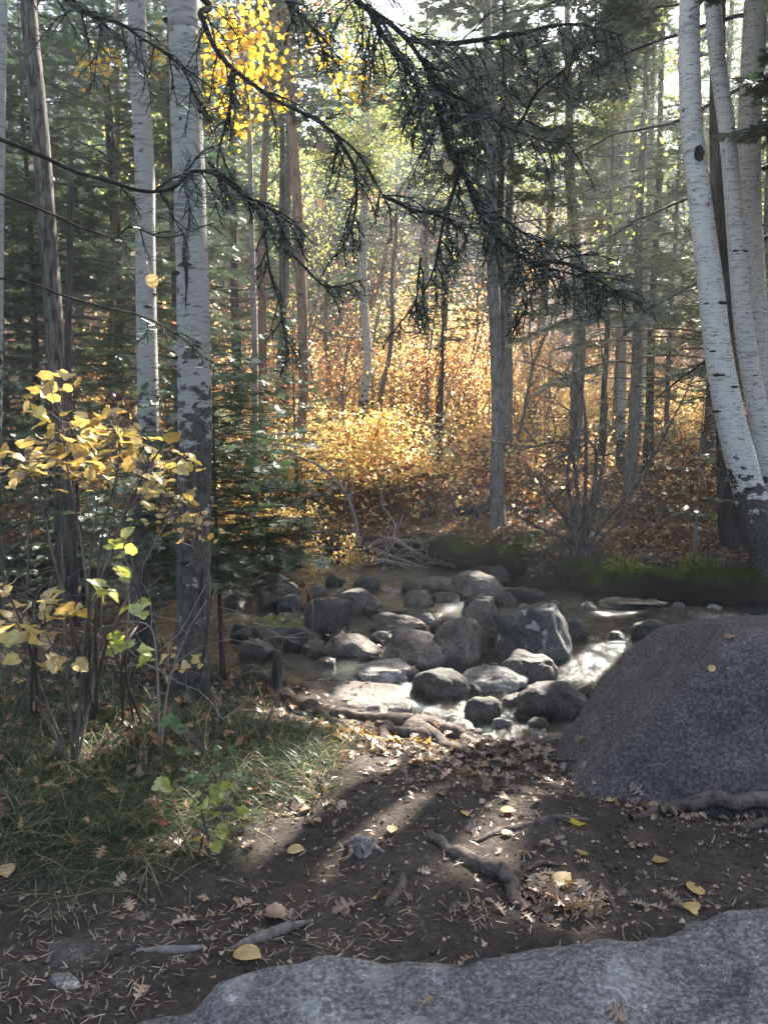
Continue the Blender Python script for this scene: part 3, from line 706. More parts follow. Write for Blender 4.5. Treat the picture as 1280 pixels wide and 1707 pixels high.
# ================================================================ BROADLEAF TREES / SHRUBS
GAPS = [False]
def grow(mb, p, d, L, r, depth, tips, rs, up=.15, spread=.55, seg=4, kids=(2, 4), bend=.18, sides=5, shrink=.68):
    P = [p]; q = p.copy(); dd = unit(d)
    if GAPS[0] and lit_gap((p + unit(d) * L * .5)[None], .04, True)[0]: return
    for i in range(seg):
        dd = unit(dd + rs.normal(size=3) * bend + np.array([0, 0, up * .3])); q = q + dd * L / seg; P.append(q.copy())
    tube(mb, P, np.linspace(r, r * .55, seg + 1), sides, cap=False)
    tips.extend([(np.array(P[k]), unit(P[k] - P[k - 1]), depth) for k in range(1, seg + 1)])
    if depth == 0: return
    for k in range(rs.integers(*kids)):
        i = rs.integers(1, seg + 1); b = P[i]; nd = unit(unit(P[i] - P[i - 1]) + rs.normal(size=3) * spread + np.array([0, 0, up]))
        grow(mb, b, nd, L * shrink * rs.uniform(.75, 1.15), r * .55, depth - 1, tips, rs, up, spread, seg, kids, bend, max(3, sides - 1), shrink)
def broadleaf(name, loc, label, cat, seed, H, stems, r, leafmat, per=5, lsize=.055, barkm='twig', tmpl=KITE, depth=3, spread=.55, sprd=.5, group=None, kids=(2, 4), cloud=.10, mind=1):
    rs = np.random.default_rng(seed); st = MB(); lf = MB(); tips = []
    for k in range(stems):
        a = rs.uniform(0, 6.28); grow(st, np.array([math.cos(a), math.sin(a), 0]) * .06 * stems ** .5, np.array([math.cos(a) * sprd, math.sin(a) * sprd, 1.0]), H * .45 * rs.uniform(.8, 1.1), r, depth, tips, rs, spread=spread, kids=kids)
    T = [q for q in tips if q[2] <= mind]; P = np.array([q[0] for q in T]); D = np.array([q[1] for q in T])
    P = np.repeat(P, per, 0) + rs.normal(size=(len(P) * per, 3)) * cloud; D = unit(np.repeat(D, per, 0) + rs.normal(size=P.shape) * .8 + np.array([0, 0, -.3]))
    scatter(lf, tmpl[0], tmpl[1], P, frames(D, rs.normal(size=P.shape) + np.array([0, 0, 1.2])), lsize * rs.uniform(.6, 1.2, len(P)), np.clip(rs.normal(.5, .22, len(P)), 0, 1))
    o = empty(name, loc, label, cat, group)
    st.obj('stems' if stems > 1 else 'trunk', M[barkm], o); lf.obj('leaves', M[leafmat], o, smooth=False)
    return o
# ================================================================ TRUNKS TRACED IN THE VIEW
def trunk_pts(pts, y, ytop=None):            # (px, py, width px) from the base up
    ys = np.linspace(y, ytop or y, len(pts)); P = [at(a, b, yy) for (a, b, w), yy in zip(pts, ys)]
    r = [m_px(w, yy) / 2 for (a, b, w), yy in zip(pts, ys)]; return np.array(P), np.array(r)
def aspen_tree(pts, y, label, top=11, mat='aspen', knots=8, name='aspen_tree', seed=1, crown=True, cat='aspen', flare=.35, ytop=None, sides=20, leaf='yellow', nleaf=5000, crad=1.3, cz=None, cback=0.0):
    P, r = trunk_pts(pts, y, ytop); r = r * (.92 if mat == 'aspen_b' else 1); rs = np.random.default_rng(seed)
    base = P[0].copy(); base[2] = min(P[0][2], hz(P[0][0], P[0][1])) - .10
    d = unit(P[-1] - P[-3] if len(P) > 2 else P[-1] - P[0]); d[0] *= .5; d = unit(d)
    if top > P[-1][2] + .5:
        ex = [P[-1] + d * L for L in np.linspace(0, (top - P[-1][2]) / d[2], 5)[1:]]
        r = np.concatenate([[r[0]], r, np.linspace(r[-1], r[-1] * .35, 5)[1:]]); P = np.concatenate([[base], P, ex])
    else: r = np.concatenate([[r[0]], r]); P = np.concatenate([[base], P])
    n = 70; Q = spline(P, n); t = np.linspace(0, len(P) - 1, n); rr = np.interp(t, np.arange(len(P)), r)
    hb = Q[:, 2] - base[2]; rr = rr * (1 + flare * np.exp(-hb / .12))
    o = empty(name, base, label, cat)
    tr = MB(); tube(tr, Q, rr, sides, .035, seed=seed); tr.obj('trunk', M[mat], o, base).location = (0, 0, 0)
    for k in range(knots):
        zk = rs.uniform(base[2] + .5, base[2] + min(4.8, P[-1][2] - base[2])); i = int(np.argmin(abs(Q[:, 2] - zk))); a = rs.uniform(-math.pi, 0) if k % 4 else rs.uniform(0, 3.14)
        c = Q[i] + np.array([math.cos(a), math.sin(a), 0]) * rr[i] * .93
        V, F = ico(2); sc = rr[i] * rs.uniform(.18, .36); V = V * np.array([1.3, 1.3, .42]) * sc * (1 + .25 * vnoise(V * 3, k)[:, None])
        kb = MB(); kb.add(V + c, F); kb.obj('knot', M['knot'], o, base).location = (0, 0, 0)
    if crown:
        GAPS[0] = True; br = MB(); tips = []; zt = cz or (P[-1][2] * .5 + 1.0)
        for k in range(14):
            z = rs.uniform(zt, P[-1][2] * .98); i = int(np.argmin(abs(Q[:, 2] - z))); a = rs.uniform(0, 6.28)
            grow(br, Q[i].copy(), np.array([math.cos(a), math.sin(a), .7]), crad * rs.uniform(.6, 1.1), max(.008, rr[i] * .35), 2, tips, rs, kids=(2, 4))
        GAPS[0] = False
        if not br.n: return o, Q, rr
        cr_ = br.obj('crown', M['twig_pale'], o, base); cr_.location = (0, 0, 0)
        if nleaf:
            T = np.array([q[0] for q in tips if q[2] < 2]); T = T[rs.integers(0, len(T), nleaf)] + rs.normal(size=(nleaf, 3)) * .16
            T = T[~lit_gap(T)]; lf = MB()
            scatter(lf, ASPEN[0], ASPEN[1], T, frames(rs.normal(size=T.shape) + np.array([0, 0, -.8])), .055 * rs.uniform(.7, 1.15, len(T)), np.clip(rs.normal(.5, .22, len(T)), 0, 1))
            if lf.n: lf.obj('leaves', M[leaf], cr_, base, smooth=False).location = (0, 0, 0)
    return o, Q, rr
A1, Q1, R1 = aspen_tree([(316, 1172, 66), (320, 1085, 56), (322, 1000, 54), (324, 850, 54), (325, 700, 55), (323, 600, 53), (322, 500, 52), (319, 400, 50), (316, 300, 49), (311, 180, 48), (307, 60, 46), (303, -20, 45)], 4.5,
    'thick pale aspen with a long black crack, nearest trunk on the left', seed=3, knots=12, top=13, cz=7.5)
def crack(o, Q, R, pts, y, wpx):             # split in the bark following the trunk
    mb = MB(); P = np.array([at(a, b, y) for a, b in pts])
    for i, p in enumerate(P):
        k = int(np.argmin(abs(Q[:, 2] - p[2]))); dx = p[0] - Q[k][0]; P[i][1] = Q[k][1] - math.sqrt(max(R[k] ** 2 - dx ** 2, 1e-4)) * .985
    P = spline(P, 40); w = m_px(wpx, y) / 2 * np.abs(np.sin(np.linspace(.15, 3.0, 40))) * (1 + .5 * vnoise(P * 25, 4)); tube(mb, P, np.maximum(w, .001), 6, .3)
    mb.obj('bark_crack', M['knot'], o, np.array(o.location)).location = (0, 0, 0)
crack(A1, Q1, R1, [(316, 520), (318, 460), (314, 420), (322, 380), (321, 335)], 4.5, 7)
crack(A1, Q1, R1, [(300, 447), (318, 445), (344, 452)], 4.5, 7)
crack(A1, Q1, R1, [(343, 1040), (340, 980), (345, 930)], 4.5, 8)
A2, Q2, R2 = aspen_tree([(237, 1075, 44), (240, 950, 40), (243, 840, 36), (247, 700, 34), (246, 600, 33), (244, 500, 32), (243, 400, 31), (242, 300, 31), (237, 200, 30), (231, 90, 29), (227, -20, 28)], 6.0,
    'slimmer straight aspen just left of the thick cracked one', seed=4, knots=11, top=13, cz=8)
aspen_tree([(118, 1010, 38), (108, 850, 34), (98, 640, 30), (88, 500, 28), (76, 330, 26), (66, 200, 26), (52, 60, 24), (46, -20, 24)], 7.4, 'leaning grey trunk with a thin sunlit rim among the left firs', seed=5, mat='bark_brown', knots=4, top=11, cat='tree', name='grey_trunk_tree', nleaf=0)
aspen_tree([(-6, 900, 16), (-3, 600, 15), (0, 300, 14), (4, 100, 13), (6, -20, 12)], 5.4, 'thin pale trunk cut by the left edge of the view', seed=6, knots=2, top=9, nleaf=1500)
aspen_tree([(124, 980, 13), (118, 800, 12), (114, 600, 11), (116, 450, 10), (119, 300, 8)], 6.6, 'thin dark dead pole standing before the left firs', seed=7, mat='bark_dark', knots=0, top=2, crown=False, cat='tree', name='dead_sapling', sides=10)
AR, QR, RR = aspen_tree([(1283, 945, 66), (1262, 870, 58), (1240, 790, 53), (1222, 720, 50), (1205, 640, 47), (1193, 560, 44), (1184, 480, 42), (1174, 400, 40), (1163, 310, 37), (1153, 220, 36), (1149, 130, 35), (1148, 50, 34), (1150, -30, 33)], 8.6,
    'white aspen leaning left over the right bank with a reddish wound', seed=8, mat='aspen_b', knots=14, top=13, cz=8.5, nleaf=12000, crad=2.1)
V_, F_ = ico(3); c_ = at(1157, 262, 8.6); c_[1] -= RR[0] * .45
kb = MB(); kb.add(V_ * np.array([.055, .03, .075]) * (1 + .2 * vnoise(V_ * 3, 5)[:, None]) + c_, F_); kb.obj('branch_scar', M['knot'], AR, np.array(AR.location)).location = (0, 0, 0)
aspen_tree([(1305, 960, 46), (1290, 850, 40), (1272, 740, 36), (1254, 640, 33), (1238, 540, 31), (1228, 430, 29), (1220, 320, 28), (1210, 210, 27), (1196, 110, 26), (1188, 20, 26), (1184, -30, 25)], 9.3,
    'second white aspen close behind the leaning one on the right', seed=9, mat='aspen_b', knots=7, top=13, cz=8.0, nleaf=9000, crad=1.9)
aspen_tree([(1290, 960, 40), (1275, 760, 38), (1262, 560, 38), (1252, 400, 37), (1248, 250, 37), (1254, 100, 38), (1262, -30, 38)], 10.4,
    'third aspen, hazy and upright, against the right edge', seed=10, mat='aspen_b', knots=4, top=13, cz=8.0, nleaf=9000, crad=1.9)
aspen_tree([(1242, 975, 70), (1226, 910, 48), (1216, 830, 40), (1212, 740, 36), (1206, 600, 32), (1200, 400, 28), (1195, 200, 24)], 9.9, 'dark rough conifer trunk standing behind the leaning white aspen', seed=11, mat='bark_dark', knots=0, top=12, nleaf=0, cat='conifer', name='dark_trunk_conifer', flare=.1)
# middle distance
MID = [
 ([(598, 742, 21), (603, 690, 18), (609, 640, 17), (613, 590, 15), (608, 520, 14), (605, 450, 14), (608, 350, 13), (613, 250, 11), (609, 150, 9), (598, 40, 8)], 16.5, 'aspen_b', 'slender white aspen at the centre of the sunny clearing', 'aspen_tree', 'aspen', 6, 9, 3500),
 ([(625, 752, 9), (630, 700, 9), (638, 640, 8), (648, 600, 7), (654, 540, 7), (653, 470, 6), (660, 400, 6)], 16.0, 'bark_grey', 'thin bent grey sapling right of the slender white aspen', 'grey_sapling', 'tree', 0, 6, 0),
 ([(500, 812, 17), (500, 760, 15), (504, 690, 15), (506, 620, 16), (504, 520, 17), (500, 420, 17), (495, 330, 16), (489, 230, 15), (480, 130, 13), (474, 20, 11)], 13.6, 'bark_red', 'reddish peeling trunk standing left of the clearing', 'red_barked_tree', 'tree', 2, 10, 500),
 ([(436, 800, 16), (438, 700, 15), (438, 560, 14), (436, 430, 13), (440, 300, 12), (446, 150, 11)], 14.2, 'bark_red', 'dark red trunk behind the young fir', 'red_barked_tree', 'tree', 0, 10, 0),
 ([(470, 770, 14), (468, 690, 13), (466, 620, 12), (474, 500, 12), (478, 380, 12), (482, 220, 10)], 14.8, 'bark_grey', 'pale brown trunk between the two red ones', 'brown_tree', 'tree', 0, 10, 0),
 ([(830, 885, 27), (828, 800, 22), (829, 700, 20), (827, 600, 19), (823, 500, 19), (820, 400, 18), (818, 300, 17), (815, 180, 15), (812, 60, 13)], 11.6, 'bark_grey', 'straight grey conifer trunk with bare twigs right of the centre', 'grey_conifer', 'conifer', 0, 11, 0),
 ([(958, 800, 24), (960, 720, 22), (962, 640, 21), (966, 560, 20), (960, 440, 18), (950, 300, 16)], 15.5, 'bark_grey', 'broad dusty grey trunk behind the bare bush', 'grey_tree', 'tree', 1, 10, 0),
 ([(1033, 808, 17), (1034, 730, 15), (1036, 650, 14), (1038, 560, 13), (1040, 460, 12), (1042, 330, 11), (1044, 180, 9)], 14.6, 'aspen_b', 'pale aspen right of the bare bush', 'aspen_tree', 'aspen', 4, 10, 2600),
 ([(1058, 790, 14), (1064, 700, 13), (1069, 600, 13), (1074, 500, 12), (1079, 400, 11), (1084, 260, 10), (1088, 120, 9)], 15.6, 'aspen_b', 'second pale aspen leaning a little right of its neighbour', 'aspen_tree', 'aspen', 4, 10, 2600),
 ([(893, 730, 18), (893, 640, 15), (900, 560, 14), (908, 480, 13), (915, 380, 11)], 18.5, 'bark_red', 'purple brown trunk among the maples right of the grey conifer', 'brown_tree', 'tree', 0, 9, 400),
 ([(880, 735, 13), (884, 660, 11), (876, 590, 10), (860, 520, 9)], 19.5, 'bark_dark', 'thin crooked trunk touching the purple brown one', 'crooked_tree', 'tree', 0, 7, 400),
 ([(785, 690, 13), (795, 640, 12), (808, 600, 11), (822, 555, 10), (838, 500, 9)], 21.0, 'bark_dark', 'trunk slanting right behind the grey conifer', 'slanting_tree', 'tree', 0, 7, 300),
 ([(730, 705, 10), (734, 640, 9), (738, 580, 9), (742, 520, 8), (745, 440, 7)], 17.5, 'bark_dark', 'dark twin-stemmed trunk under the small fir crown', 'dark_tree', 'tree', 0, 7, 0),
 ([(568, 640, 10), (580, 590, 10), (592, 555, 9), (612, 520, 9), (632, 470, 8)], 20.0, 'bark_red', 'brown trunk slanting behind the slender white aspen', 'slanting_tree', 'tree', 0, 7, 400),
 ([(1003, 730, 10), (1006, 650, 9), (1012, 560, 8), (1014, 440, 7)], 15.2, 'bark_dark', 'thin dark trunk left of the pale aspen pair', 'dark_tree', 'tree', 0, 8, 0),
 ([(688, 720, 9), (694, 650, 8), (690, 580, 8), (700, 500, 7)], 22, 'bark_grey', 'thin grey trunk far back in the sunny clearing', 'grey_sapling', 'tree', 0, 9, 500),
 ([(545, 700, 9), (548, 620, 9), (543, 540, 8), (550, 420, 7)], 20, 'bark_grey', 'thin grey trunk between red trunk and slender aspen', 'grey_sapling', 'tree', 0, 9, 500),
 ([(275, 800, 10), (284, 700, 10), (290, 560, 9), (292, 400, 8)], 13, 'bark_grey', 'narrow trunk seen between the two left aspens', 'grey_sapling', 'tree', 0, 10, 0),
 ([(176, 820, 12), (180, 700, 11), (186, 560, 10), (190, 420, 9), (196, 240, 8)], 12.2, 'bark_red', 'brown trunk behind the left firs beside the slimmer aspen', 'brown_tree', 'tree', 0, 9, 0),
 ([(1108, 760, 9), (1112, 650, 8), (1118, 520, 8), (1126, 380, 7)], 16.5, 'bark_grey', 'faint trunk in the bright firs left of the leaning aspen', 'grey_sapling', 'tree', 0, 10, 0),
]
for k, (pts, y, mt, lb, nm, ct, kn, tp, nl) in enumerate(MID):
    aspen_tree(pts, y, lb, top=tp, mat=mt, knots=kn, name=nm, seed=20 + k, cat=ct, nleaf=int(nl * 2.2), sides=10, crown=True, crad=.9, leaf='orange' if 'red' in mt else 'leafgreen', flare=.2, cz=4.5 if k == 5 else None)

# fallen-light yellow crown hanging in the upper left (an aspen behind the firs)
rs = np.random.default_rng(5)
def leafy_cluster(o, spots, y, mat, n, size, sd, tmpl=ASPEN):
    P = []; 
    for (a, b, ra, rb, dy) in spots:
        k = int(n * .55 * ra * rb / 2500) + 8; q = rs.normal(size=(k, 3)) * .5
        P.append(np.array([at(a + ra * u[0], b + rb * u[1], y + dy + u[2] * .5) for u in q]))
    P = np.concatenate(P); lf = MB()
    scatter(lf, tmpl[0], tmpl[1], P, frames(rs.normal(size=P.shape) + np.array([0, 0, -1.0])), size * rs.uniform(.7, 1.2, len(P)), np.clip(rs.normal(.5, .22, len(P)), 0, 1))
    lf.obj('leaves', M[mat], o, np.array(o.location), smooth=False).location = (0, 0, 0)
yb = G(at(420, 790, 10.5)[0], 10.5)
o = empty('yellow_aspen', yb, 'thin aspen whose bright yellow leaves hang beside the thick left trunk', 'aspen')
tb = MB(); Pq = [yb, at(425, 600, 10.5), at(420, 400, 10.5), at(415, 200, 10.5), at(400, 60, 10.5), at(395, -120, 10.5)]
tube(tb, spline(Pq, 30), np.linspace(.045, .02, 30), 9); tips = []
for a, b, dx in [(415, 210, -1), (412, 170, 1), (405, 110, -1), (400, 60, 1), (400, 30, -1), (425, 330, 1), (410, 140, 1)]:
    grow(tb, at(a, b, 10.5), np.array([dx, rs.uniform(-.5, .5), .5]), .9, .014, 2, tips, rs, kids=(2, 4))
tb.obj('trunk', M['twig_pale'], o, yb).location = (0, 0, 0)
leafy_cluster(o, [(400, 60, 60, 55, 0), (430, 110, 60, 60, 0), (370, 120, 50, 50, 0), (440, 160, 50, 40, 0), (350, 60, 40, 60, 0), (560, 90, 60, 50, 1), (590, 145, 50, 40, 1), (410, 20, 60, 30, 0), (395, 215, 40, 30, 0), (350, 170, 40, 40, .3), (170, 95, 50, 30, 1), (260, 90, 60, 50, 1), (150, 120, 40, 40, 1)], 10.5, 'yellow', 150, .075, 5)

# ================================================================ CONIFER STANDS
P_A = conifer('fir_tree', G(-3.9, 9.5), 'dense dark fir at the left edge beyond the leaning grey trunk', seed=41, H=9.5, R=2.0, cb=.6, nbr=120, droop=.45, ssz=.105)
P_B = conifer('fir_tree', G(-2.75, 10.8), 'dark fir filling the gap left of the slimmer aspen', seed=42, H=8.5, R=1.7, cb=1.0, nbr=105, droop=.35, ssz=.105)
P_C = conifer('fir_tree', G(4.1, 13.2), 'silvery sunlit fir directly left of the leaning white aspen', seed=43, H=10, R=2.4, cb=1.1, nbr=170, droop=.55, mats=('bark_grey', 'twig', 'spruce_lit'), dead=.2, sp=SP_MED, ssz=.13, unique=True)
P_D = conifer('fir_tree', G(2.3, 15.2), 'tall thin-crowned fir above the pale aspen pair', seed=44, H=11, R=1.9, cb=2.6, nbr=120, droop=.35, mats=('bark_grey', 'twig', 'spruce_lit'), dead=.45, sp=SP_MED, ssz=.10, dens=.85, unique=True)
put(P_A, G(-5.6, 8.6), 'shadowy fir cut off by the left edge of the view', 1.05, 2.0)
put(P_B, G(-4.2, 12.8), 'taller fir rising behind the dense dark one on the left', 1.35, 1.0)
put(P_B, G(-3.0, 16.5), 'sunlit fir seen high between the two left aspens', 1.3, 3.0)
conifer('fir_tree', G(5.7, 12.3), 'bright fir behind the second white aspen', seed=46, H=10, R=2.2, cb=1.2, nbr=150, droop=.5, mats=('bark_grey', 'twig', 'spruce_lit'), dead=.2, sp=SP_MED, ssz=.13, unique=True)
put(P_C, G(7.6, 14.0), 'pale hazy fir at the far right behind the three aspens', 1.15, 3.3)
put(P_D, G(1.0, 19.5), 'narrow fir behind the straight grey conifer', 1.0, 4.4)
put(P_B, G(-.6, 22.0), 'dark fir at the back of the clearing left of centre', 1.0, 5.5)
put(P_B, G(-5.5, 19.0), 'tall fir deep in the left background', 1.5, .3)
for x_, y_, s_, p_, lb_ in [(-6.4, 13.5, 1.2, P_A, 'fir behind the shadowy one at the left edge'), (-7.6, 17, 1.3, P_B, 'tall fir far back at the left edge'), (-5.6, 24, 1.4, P_B, 'tall fir high on the left slope'), (-8.6, 23, 1.5, P_A, 'broad fir high on the slope at the left edge'),
                            (-3.6, 30, 1.4, P_A, 'broad fir on the upper slope left of the clearing'), (12.0, 20, 1.3, P_B, 'fir far back at the right edge'), (12.5, 25, 1.4, P_A, 'broad fir high on the slope at the right edge'),
                            (1.4, 31, 1.15, P_B, 'fir on the upper slope above the clearing'), (-.4, 33, 1.25, P_A, 'broad fir on the upper slope above the slender white aspen'), (2.9, 34, 1.2, P_B, 'dark fir on the upper slope right of the clearing'), (.3, 36.5, 1.3, P_B, 'tall fir high above the sunny clearing'), (-2.2, 36, 1.3, P_A, 'broad fir high above the red trunks'), (5.0, 37, 1.2, P_A, 'broad fir high above the pale aspen pair'), (-5.9, 36, 1.4, P_B, 'tall fir high above the left firs'), (3.9, 30.5, .95, P_A, 'fir on the slope behind the purple brown trunk'), (-7.6, 31, 1.5, P_B, 'tall fir on the upper slope at the left'), (-4.9, 11.4, .85, P_B, 'middling fir between the two darkest left firs')]:
    put(p_, G(x_, y_), lb_, s_, x_ * 1.7 + y_)
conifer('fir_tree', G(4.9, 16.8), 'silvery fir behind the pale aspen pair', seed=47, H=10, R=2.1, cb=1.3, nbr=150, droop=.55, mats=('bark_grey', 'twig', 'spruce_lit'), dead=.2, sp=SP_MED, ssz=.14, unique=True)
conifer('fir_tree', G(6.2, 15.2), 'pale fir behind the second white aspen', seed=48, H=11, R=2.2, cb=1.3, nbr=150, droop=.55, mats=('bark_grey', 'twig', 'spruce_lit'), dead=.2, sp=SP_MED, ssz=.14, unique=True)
# firs added to shade the near bank, mostly out of view, crowns cut for flecks
SHADE = [(5.05, 9.7, 13.5, 4.0, 4.4), (6.1, 8.9, 13, 2.8, 3.2), (1.80, 12.75, 14.5, 2.7, 4.6), (6.6, 11.3, 14, 2.6, 3.2), (4.75, 14.4, 16, 2.8, 4.5), (5.3, 7.2, 12.5, 2.9, 4.6), (7.9, 8.2, 12, 2.4, 2.2), (7.6, 5.2, 10, 2.3, 2.6), (5.0, 5.4, 11.0, 2.1, 3.6), (-1.78, 14.5, 14, 2.0, 5.6)]
SL = ['tall fir standing between the white aspens and the right edge of the view', 'tall fir half hidden by the leaning white aspen', 'tall fir with high crown directly behind the grey conifer trunk', 'tall fir behind the third aspen at the right edge',
      'lofty fir behind the pale aspen pair', 'tall fir rooted beyond the right edge beside the mossy log', 'fir beyond the right edge over the mossy bank', 'fir on the near bank beyond the right edge', 'fir on the near bank behind the huge boulder, beyond the right edge', 'lofty fir with a bare lower trunk beside the red trunks']
for k, (x, y, H_, Rr, cb) in enumerate(SHADE):
    conifer('tall_fir', G(x, y), SL[k], seed=60 + k, H=H_, R=Rr, cb=cb, nbr=80, droop=.35, unique=True, sp=SP_MED, ssz=.155, step=.10, r0=.075, dead=.02, mats=('bark_dark', 'twig', 'fir'))
# distant forest on the hillside
P_F = [conifer('hillside_conifer', G(-1 + 6 * i, 46), 'dark pointed conifer on the hillside behind the clearing', group='conifers on the hillside', seed=80 + i, H=13, R=2.3, cb=.7, nbr=70, droop=.3, sp=SP_FAR, ssz=.34, step=.28, dead=0, mats=('bark_dark', 'twig', 'fir_far')) for i in range(2)]
rs = np.random.default_rng(11); k = 0
HS = 'dark pointed conifer on the hillside behind the clearing'
while k < 210:
    y = rs.uniform(38, 90); x = rs.uniform(-.62, .62) * y
    if y < 34 and abs(x - .03 * y) < 3.5: continue
    s = rs.uniform(.6, 1.15) * (.62 if -.13 < x / y < .05 else 1); put(P_F[k % 2], G(x, y), HS, s, rs.uniform(0, 6.28), 'conifers on the hillside'); k += 1

# small firs
conifer('young_fir', G(at(370, 1085, 5.3)[0], 5.3), 'young fir with flat layered boughs right of the thick aspen', 'fir', seed=91, H=2.35, R=.98, cb=.6, nbr=72, droop=.14, r0=.018, ssz=.085, step=.045, dead=0)
b_ = gp(1165, 935); conifer('fir_sapling', G(at(1160, 930, 9.4)[0], 9.4), 'spindly sunlit fir sapling left of the dark rough trunk', 'fir', seed=92, H=2.1, R=.5, cb=.35, nbr=22, droop=.3, r0=.022, dead=.2, ssz=.07, mats=('bark_grey', 'twig', 'spruce_lit'), dens=.7)
conifer('small_fir', G(at(735, 700, 15.0)[0], 15.0), 'small dark fir with one tufted crown over the clearing', 'fir', seed=93, H=4.2, R=1.15, cb=2.2, nbr=34, droop=.2, r0=.05, dead=0, mats=('bark_dark', 'twig', 'fir'))
conifer('small_fir', G(at(735, 770, 14.6)[0], 14.6), 'tiny pale green fir in the middle of the golden undergrowth', 'fir', seed=94, H=1.1, R=.42, cb=.15, nbr=26, droop=.1, r0=.015, dead=0, mats=('bark_grey', 'twig', 'spruce_lit'))
conifer('small_fir', G(at(650, 700, 19)[0], 19), 'pale green fir behind the thin bent sapling', 'fir', seed=95, H=2.8, R=.9, cb=.2, nbr=40, droop=.2, r0=.03, dead=0, mats=('bark_grey', 'twig', 'spruce_lit'))
conifer('small_fir', G(-1.35, 12.2), 'bushy green fir left of the reddish peeling trunk', 'fir', seed=96, H=3.3, R=1.0, cb=.3, nbr=50, droop=.2, r0=.03, dead=0)
conifer('small_fir', G(-2.95, 7.7), 'low dark fir near the left shore of the creek', 'fir', seed=97, H=3.0, R=1.0, cb=.2, nbr=60, droop=.25, r0=.03, dead=0)
conifer('small_fir', G(-3.9, 6.6), 'dark drooping fir below the leaning grey trunk', 'fir', seed=98, H=4.2, R=1.2, cb=.8, nbr=70, droop=.4, r0=.04, dead=0)

# ================================================================ AUTUMN MAPLES AND UNDERGROWTH
MP = [broadleaf('maple_shrub', G(0, 20), 'x', 'maple', 101 + i, 3.6, 4, .03, ['orange', 'gold', 'orange'][i], per=4, lsize=.085, depth=3, spread=.6, cloud=.16, barkm='twig_pale', kids=(2, 4)) for i in range(3)]
LB = 'bushy many-stemmed maple with orange leaves in the sunlit wood'
spots = [(-.1, 19.3), (1.0, 18.0), (2.1, 19.0), (.4, 22), (1.6, 22.5), (-1.2, 19), (-2.1, 17.5), (-3.2, 18.6), (-1.8, 22), (-3.9, 21), (.9, 25), (2.6, 26), (-.6, 26), (-2.8, 25.5), (1.7, 29), (-1.5, 30), (.3, 33), (-4.8, 27), (6.8, 26), (-4.6, 15.2), (-3.2, 13.6), (-2.2, 14.2), (2.5, 34), (-2.9, 34), (5.2, 35), (1, 38), (-1, 42), (3.4, 42), (6.5, 32), (7.5, 22), (-6, 17), (3.0, 17.6)]
for k, (x, y) in enumerate(spots):
    g = G(x, y)
    if k < 3:
        MP[k].location = [float(q) for q in g]; c = MP[k]; c['label'] = LB; c['group'] = 'maples in the wood'
    else: c = put(MP[k % 3], g, LB, rs.uniform(.75, 1.25), rs.uniform(0, 6.28), 'maples in the wood')
put(P_A, G(7.8, 24.5), 'broad fir deep behind the bright firs', 1.35, .7); put(P_B, G(8.9, 20.5), 'fir far back behind the third aspen', 1.4, 2.7)
lf_ = broadleaf('leafy_aspen', G(2.6, 16.2), 'young aspen with yellow-green leaves behind the bare bush', 'aspen', 118, 7.5, 1, .04, 'leafgreen', per=9, lsize=.07, depth=3, sprd=.15, spread=.6, cloud=.16, barkm='bark_grey', kids=(3, 5))
for k, (x, y, s, lb) in enumerate([(5.3, 18.2, 1.2, 'young aspen with yellow-green leaves among the bright firs'), (4.1, 20.4, 1.3, 'tall leafy aspen high behind the pale aspen pair'), (-2.3, 16.4, 1.1, 'leafy aspen behind the dark red trunk'), (1.6, 27.0, 1.6, 'leafy aspen high above the clearing'), (-1.0, 25.0, 1.5, 'leafy aspen high above the slender white aspen'), (-4.4, 17.2, 1.2, 'leafy aspen glowing between the left trunks'), (6.9, 17.4, 1.3, 'leafy aspen behind the three white aspens'), (3.3, 25.5, 1.5, 'leafy aspen high behind the purple brown trunk'), (-3.1, 23.5, 1.5, 'leafy aspen high behind the brown trunks on the left')]):
    put(lf_, G(x, y), lb, s, k * 1.1)
sp_ = broadleaf('thin_sapling', G(.9, 17.6), 'thin grey sapling rising out of the sunlit golden undergrowth', 'sapling', 119, 6.5, 1, .035, 'orange', per=2, lsize=.08, depth=2, sprd=.12, spread=.35, cloud=.1, barkm='bark_grey', group='thin saplings in the sunny wood', kids=(2, 3))
for k, (x, y) in enumerate([(-.9, 17.0), (-.3, 18.6), (.35, 20.2), (1.25, 19.4), (1.9, 17.9), (2.6, 19.6), (-1.7, 18.4), (-1.3, 20.6), (.8, 22.4), (2.2, 22.8), (3.2, 20.9), (3.8, 18.6), (-2.6, 19.8), (4.4, 21.5), (-.6, 23.8), (1.6, 25.2), (3.1, 24.6)]):
    put(sp_, G(x, y), 'thin grey sapling rising out of the sunlit golden undergrowth', .75 + .5 * ((k * 7) % 5) / 5, k * 1.9, 'thin saplings in the sunny wood')
b0 = broadleaf('low_bush', G(-1.45, 12.9), 'rounded golden bush glowing beside the reddish peeling trunk', 'bush', 120, 1.5, 8, .012, 'gold', per=7, lsize=.075, depth=2, spread=.7, cloud=.12)
b1 = broadleaf('low_bush', G(-.75, 10.9), 'yellow-green leafy bush at the creek edge above the angular boulder', 'bush', 121, .9, 9, .008, 'gold', per=8, lsize=.05, depth=2, spread=.8, sprd=.9, cloud=.07)
put(b0, G(-.5, 14.6), 'golden bush left of the slender white aspen', 1.05, 1.0); put(b1, G(-1.5, 10.6), 'rusty leafy bush behind the young fir', 1.1, 2.0)
put(b1, G(-2.3, 10.9), 'leafy bush on the far shore between the left aspens', 1.3, 3.0); put(b0, G(-3.3, 11.8), 'orange bush under the left firs', 1.1, 4.0)
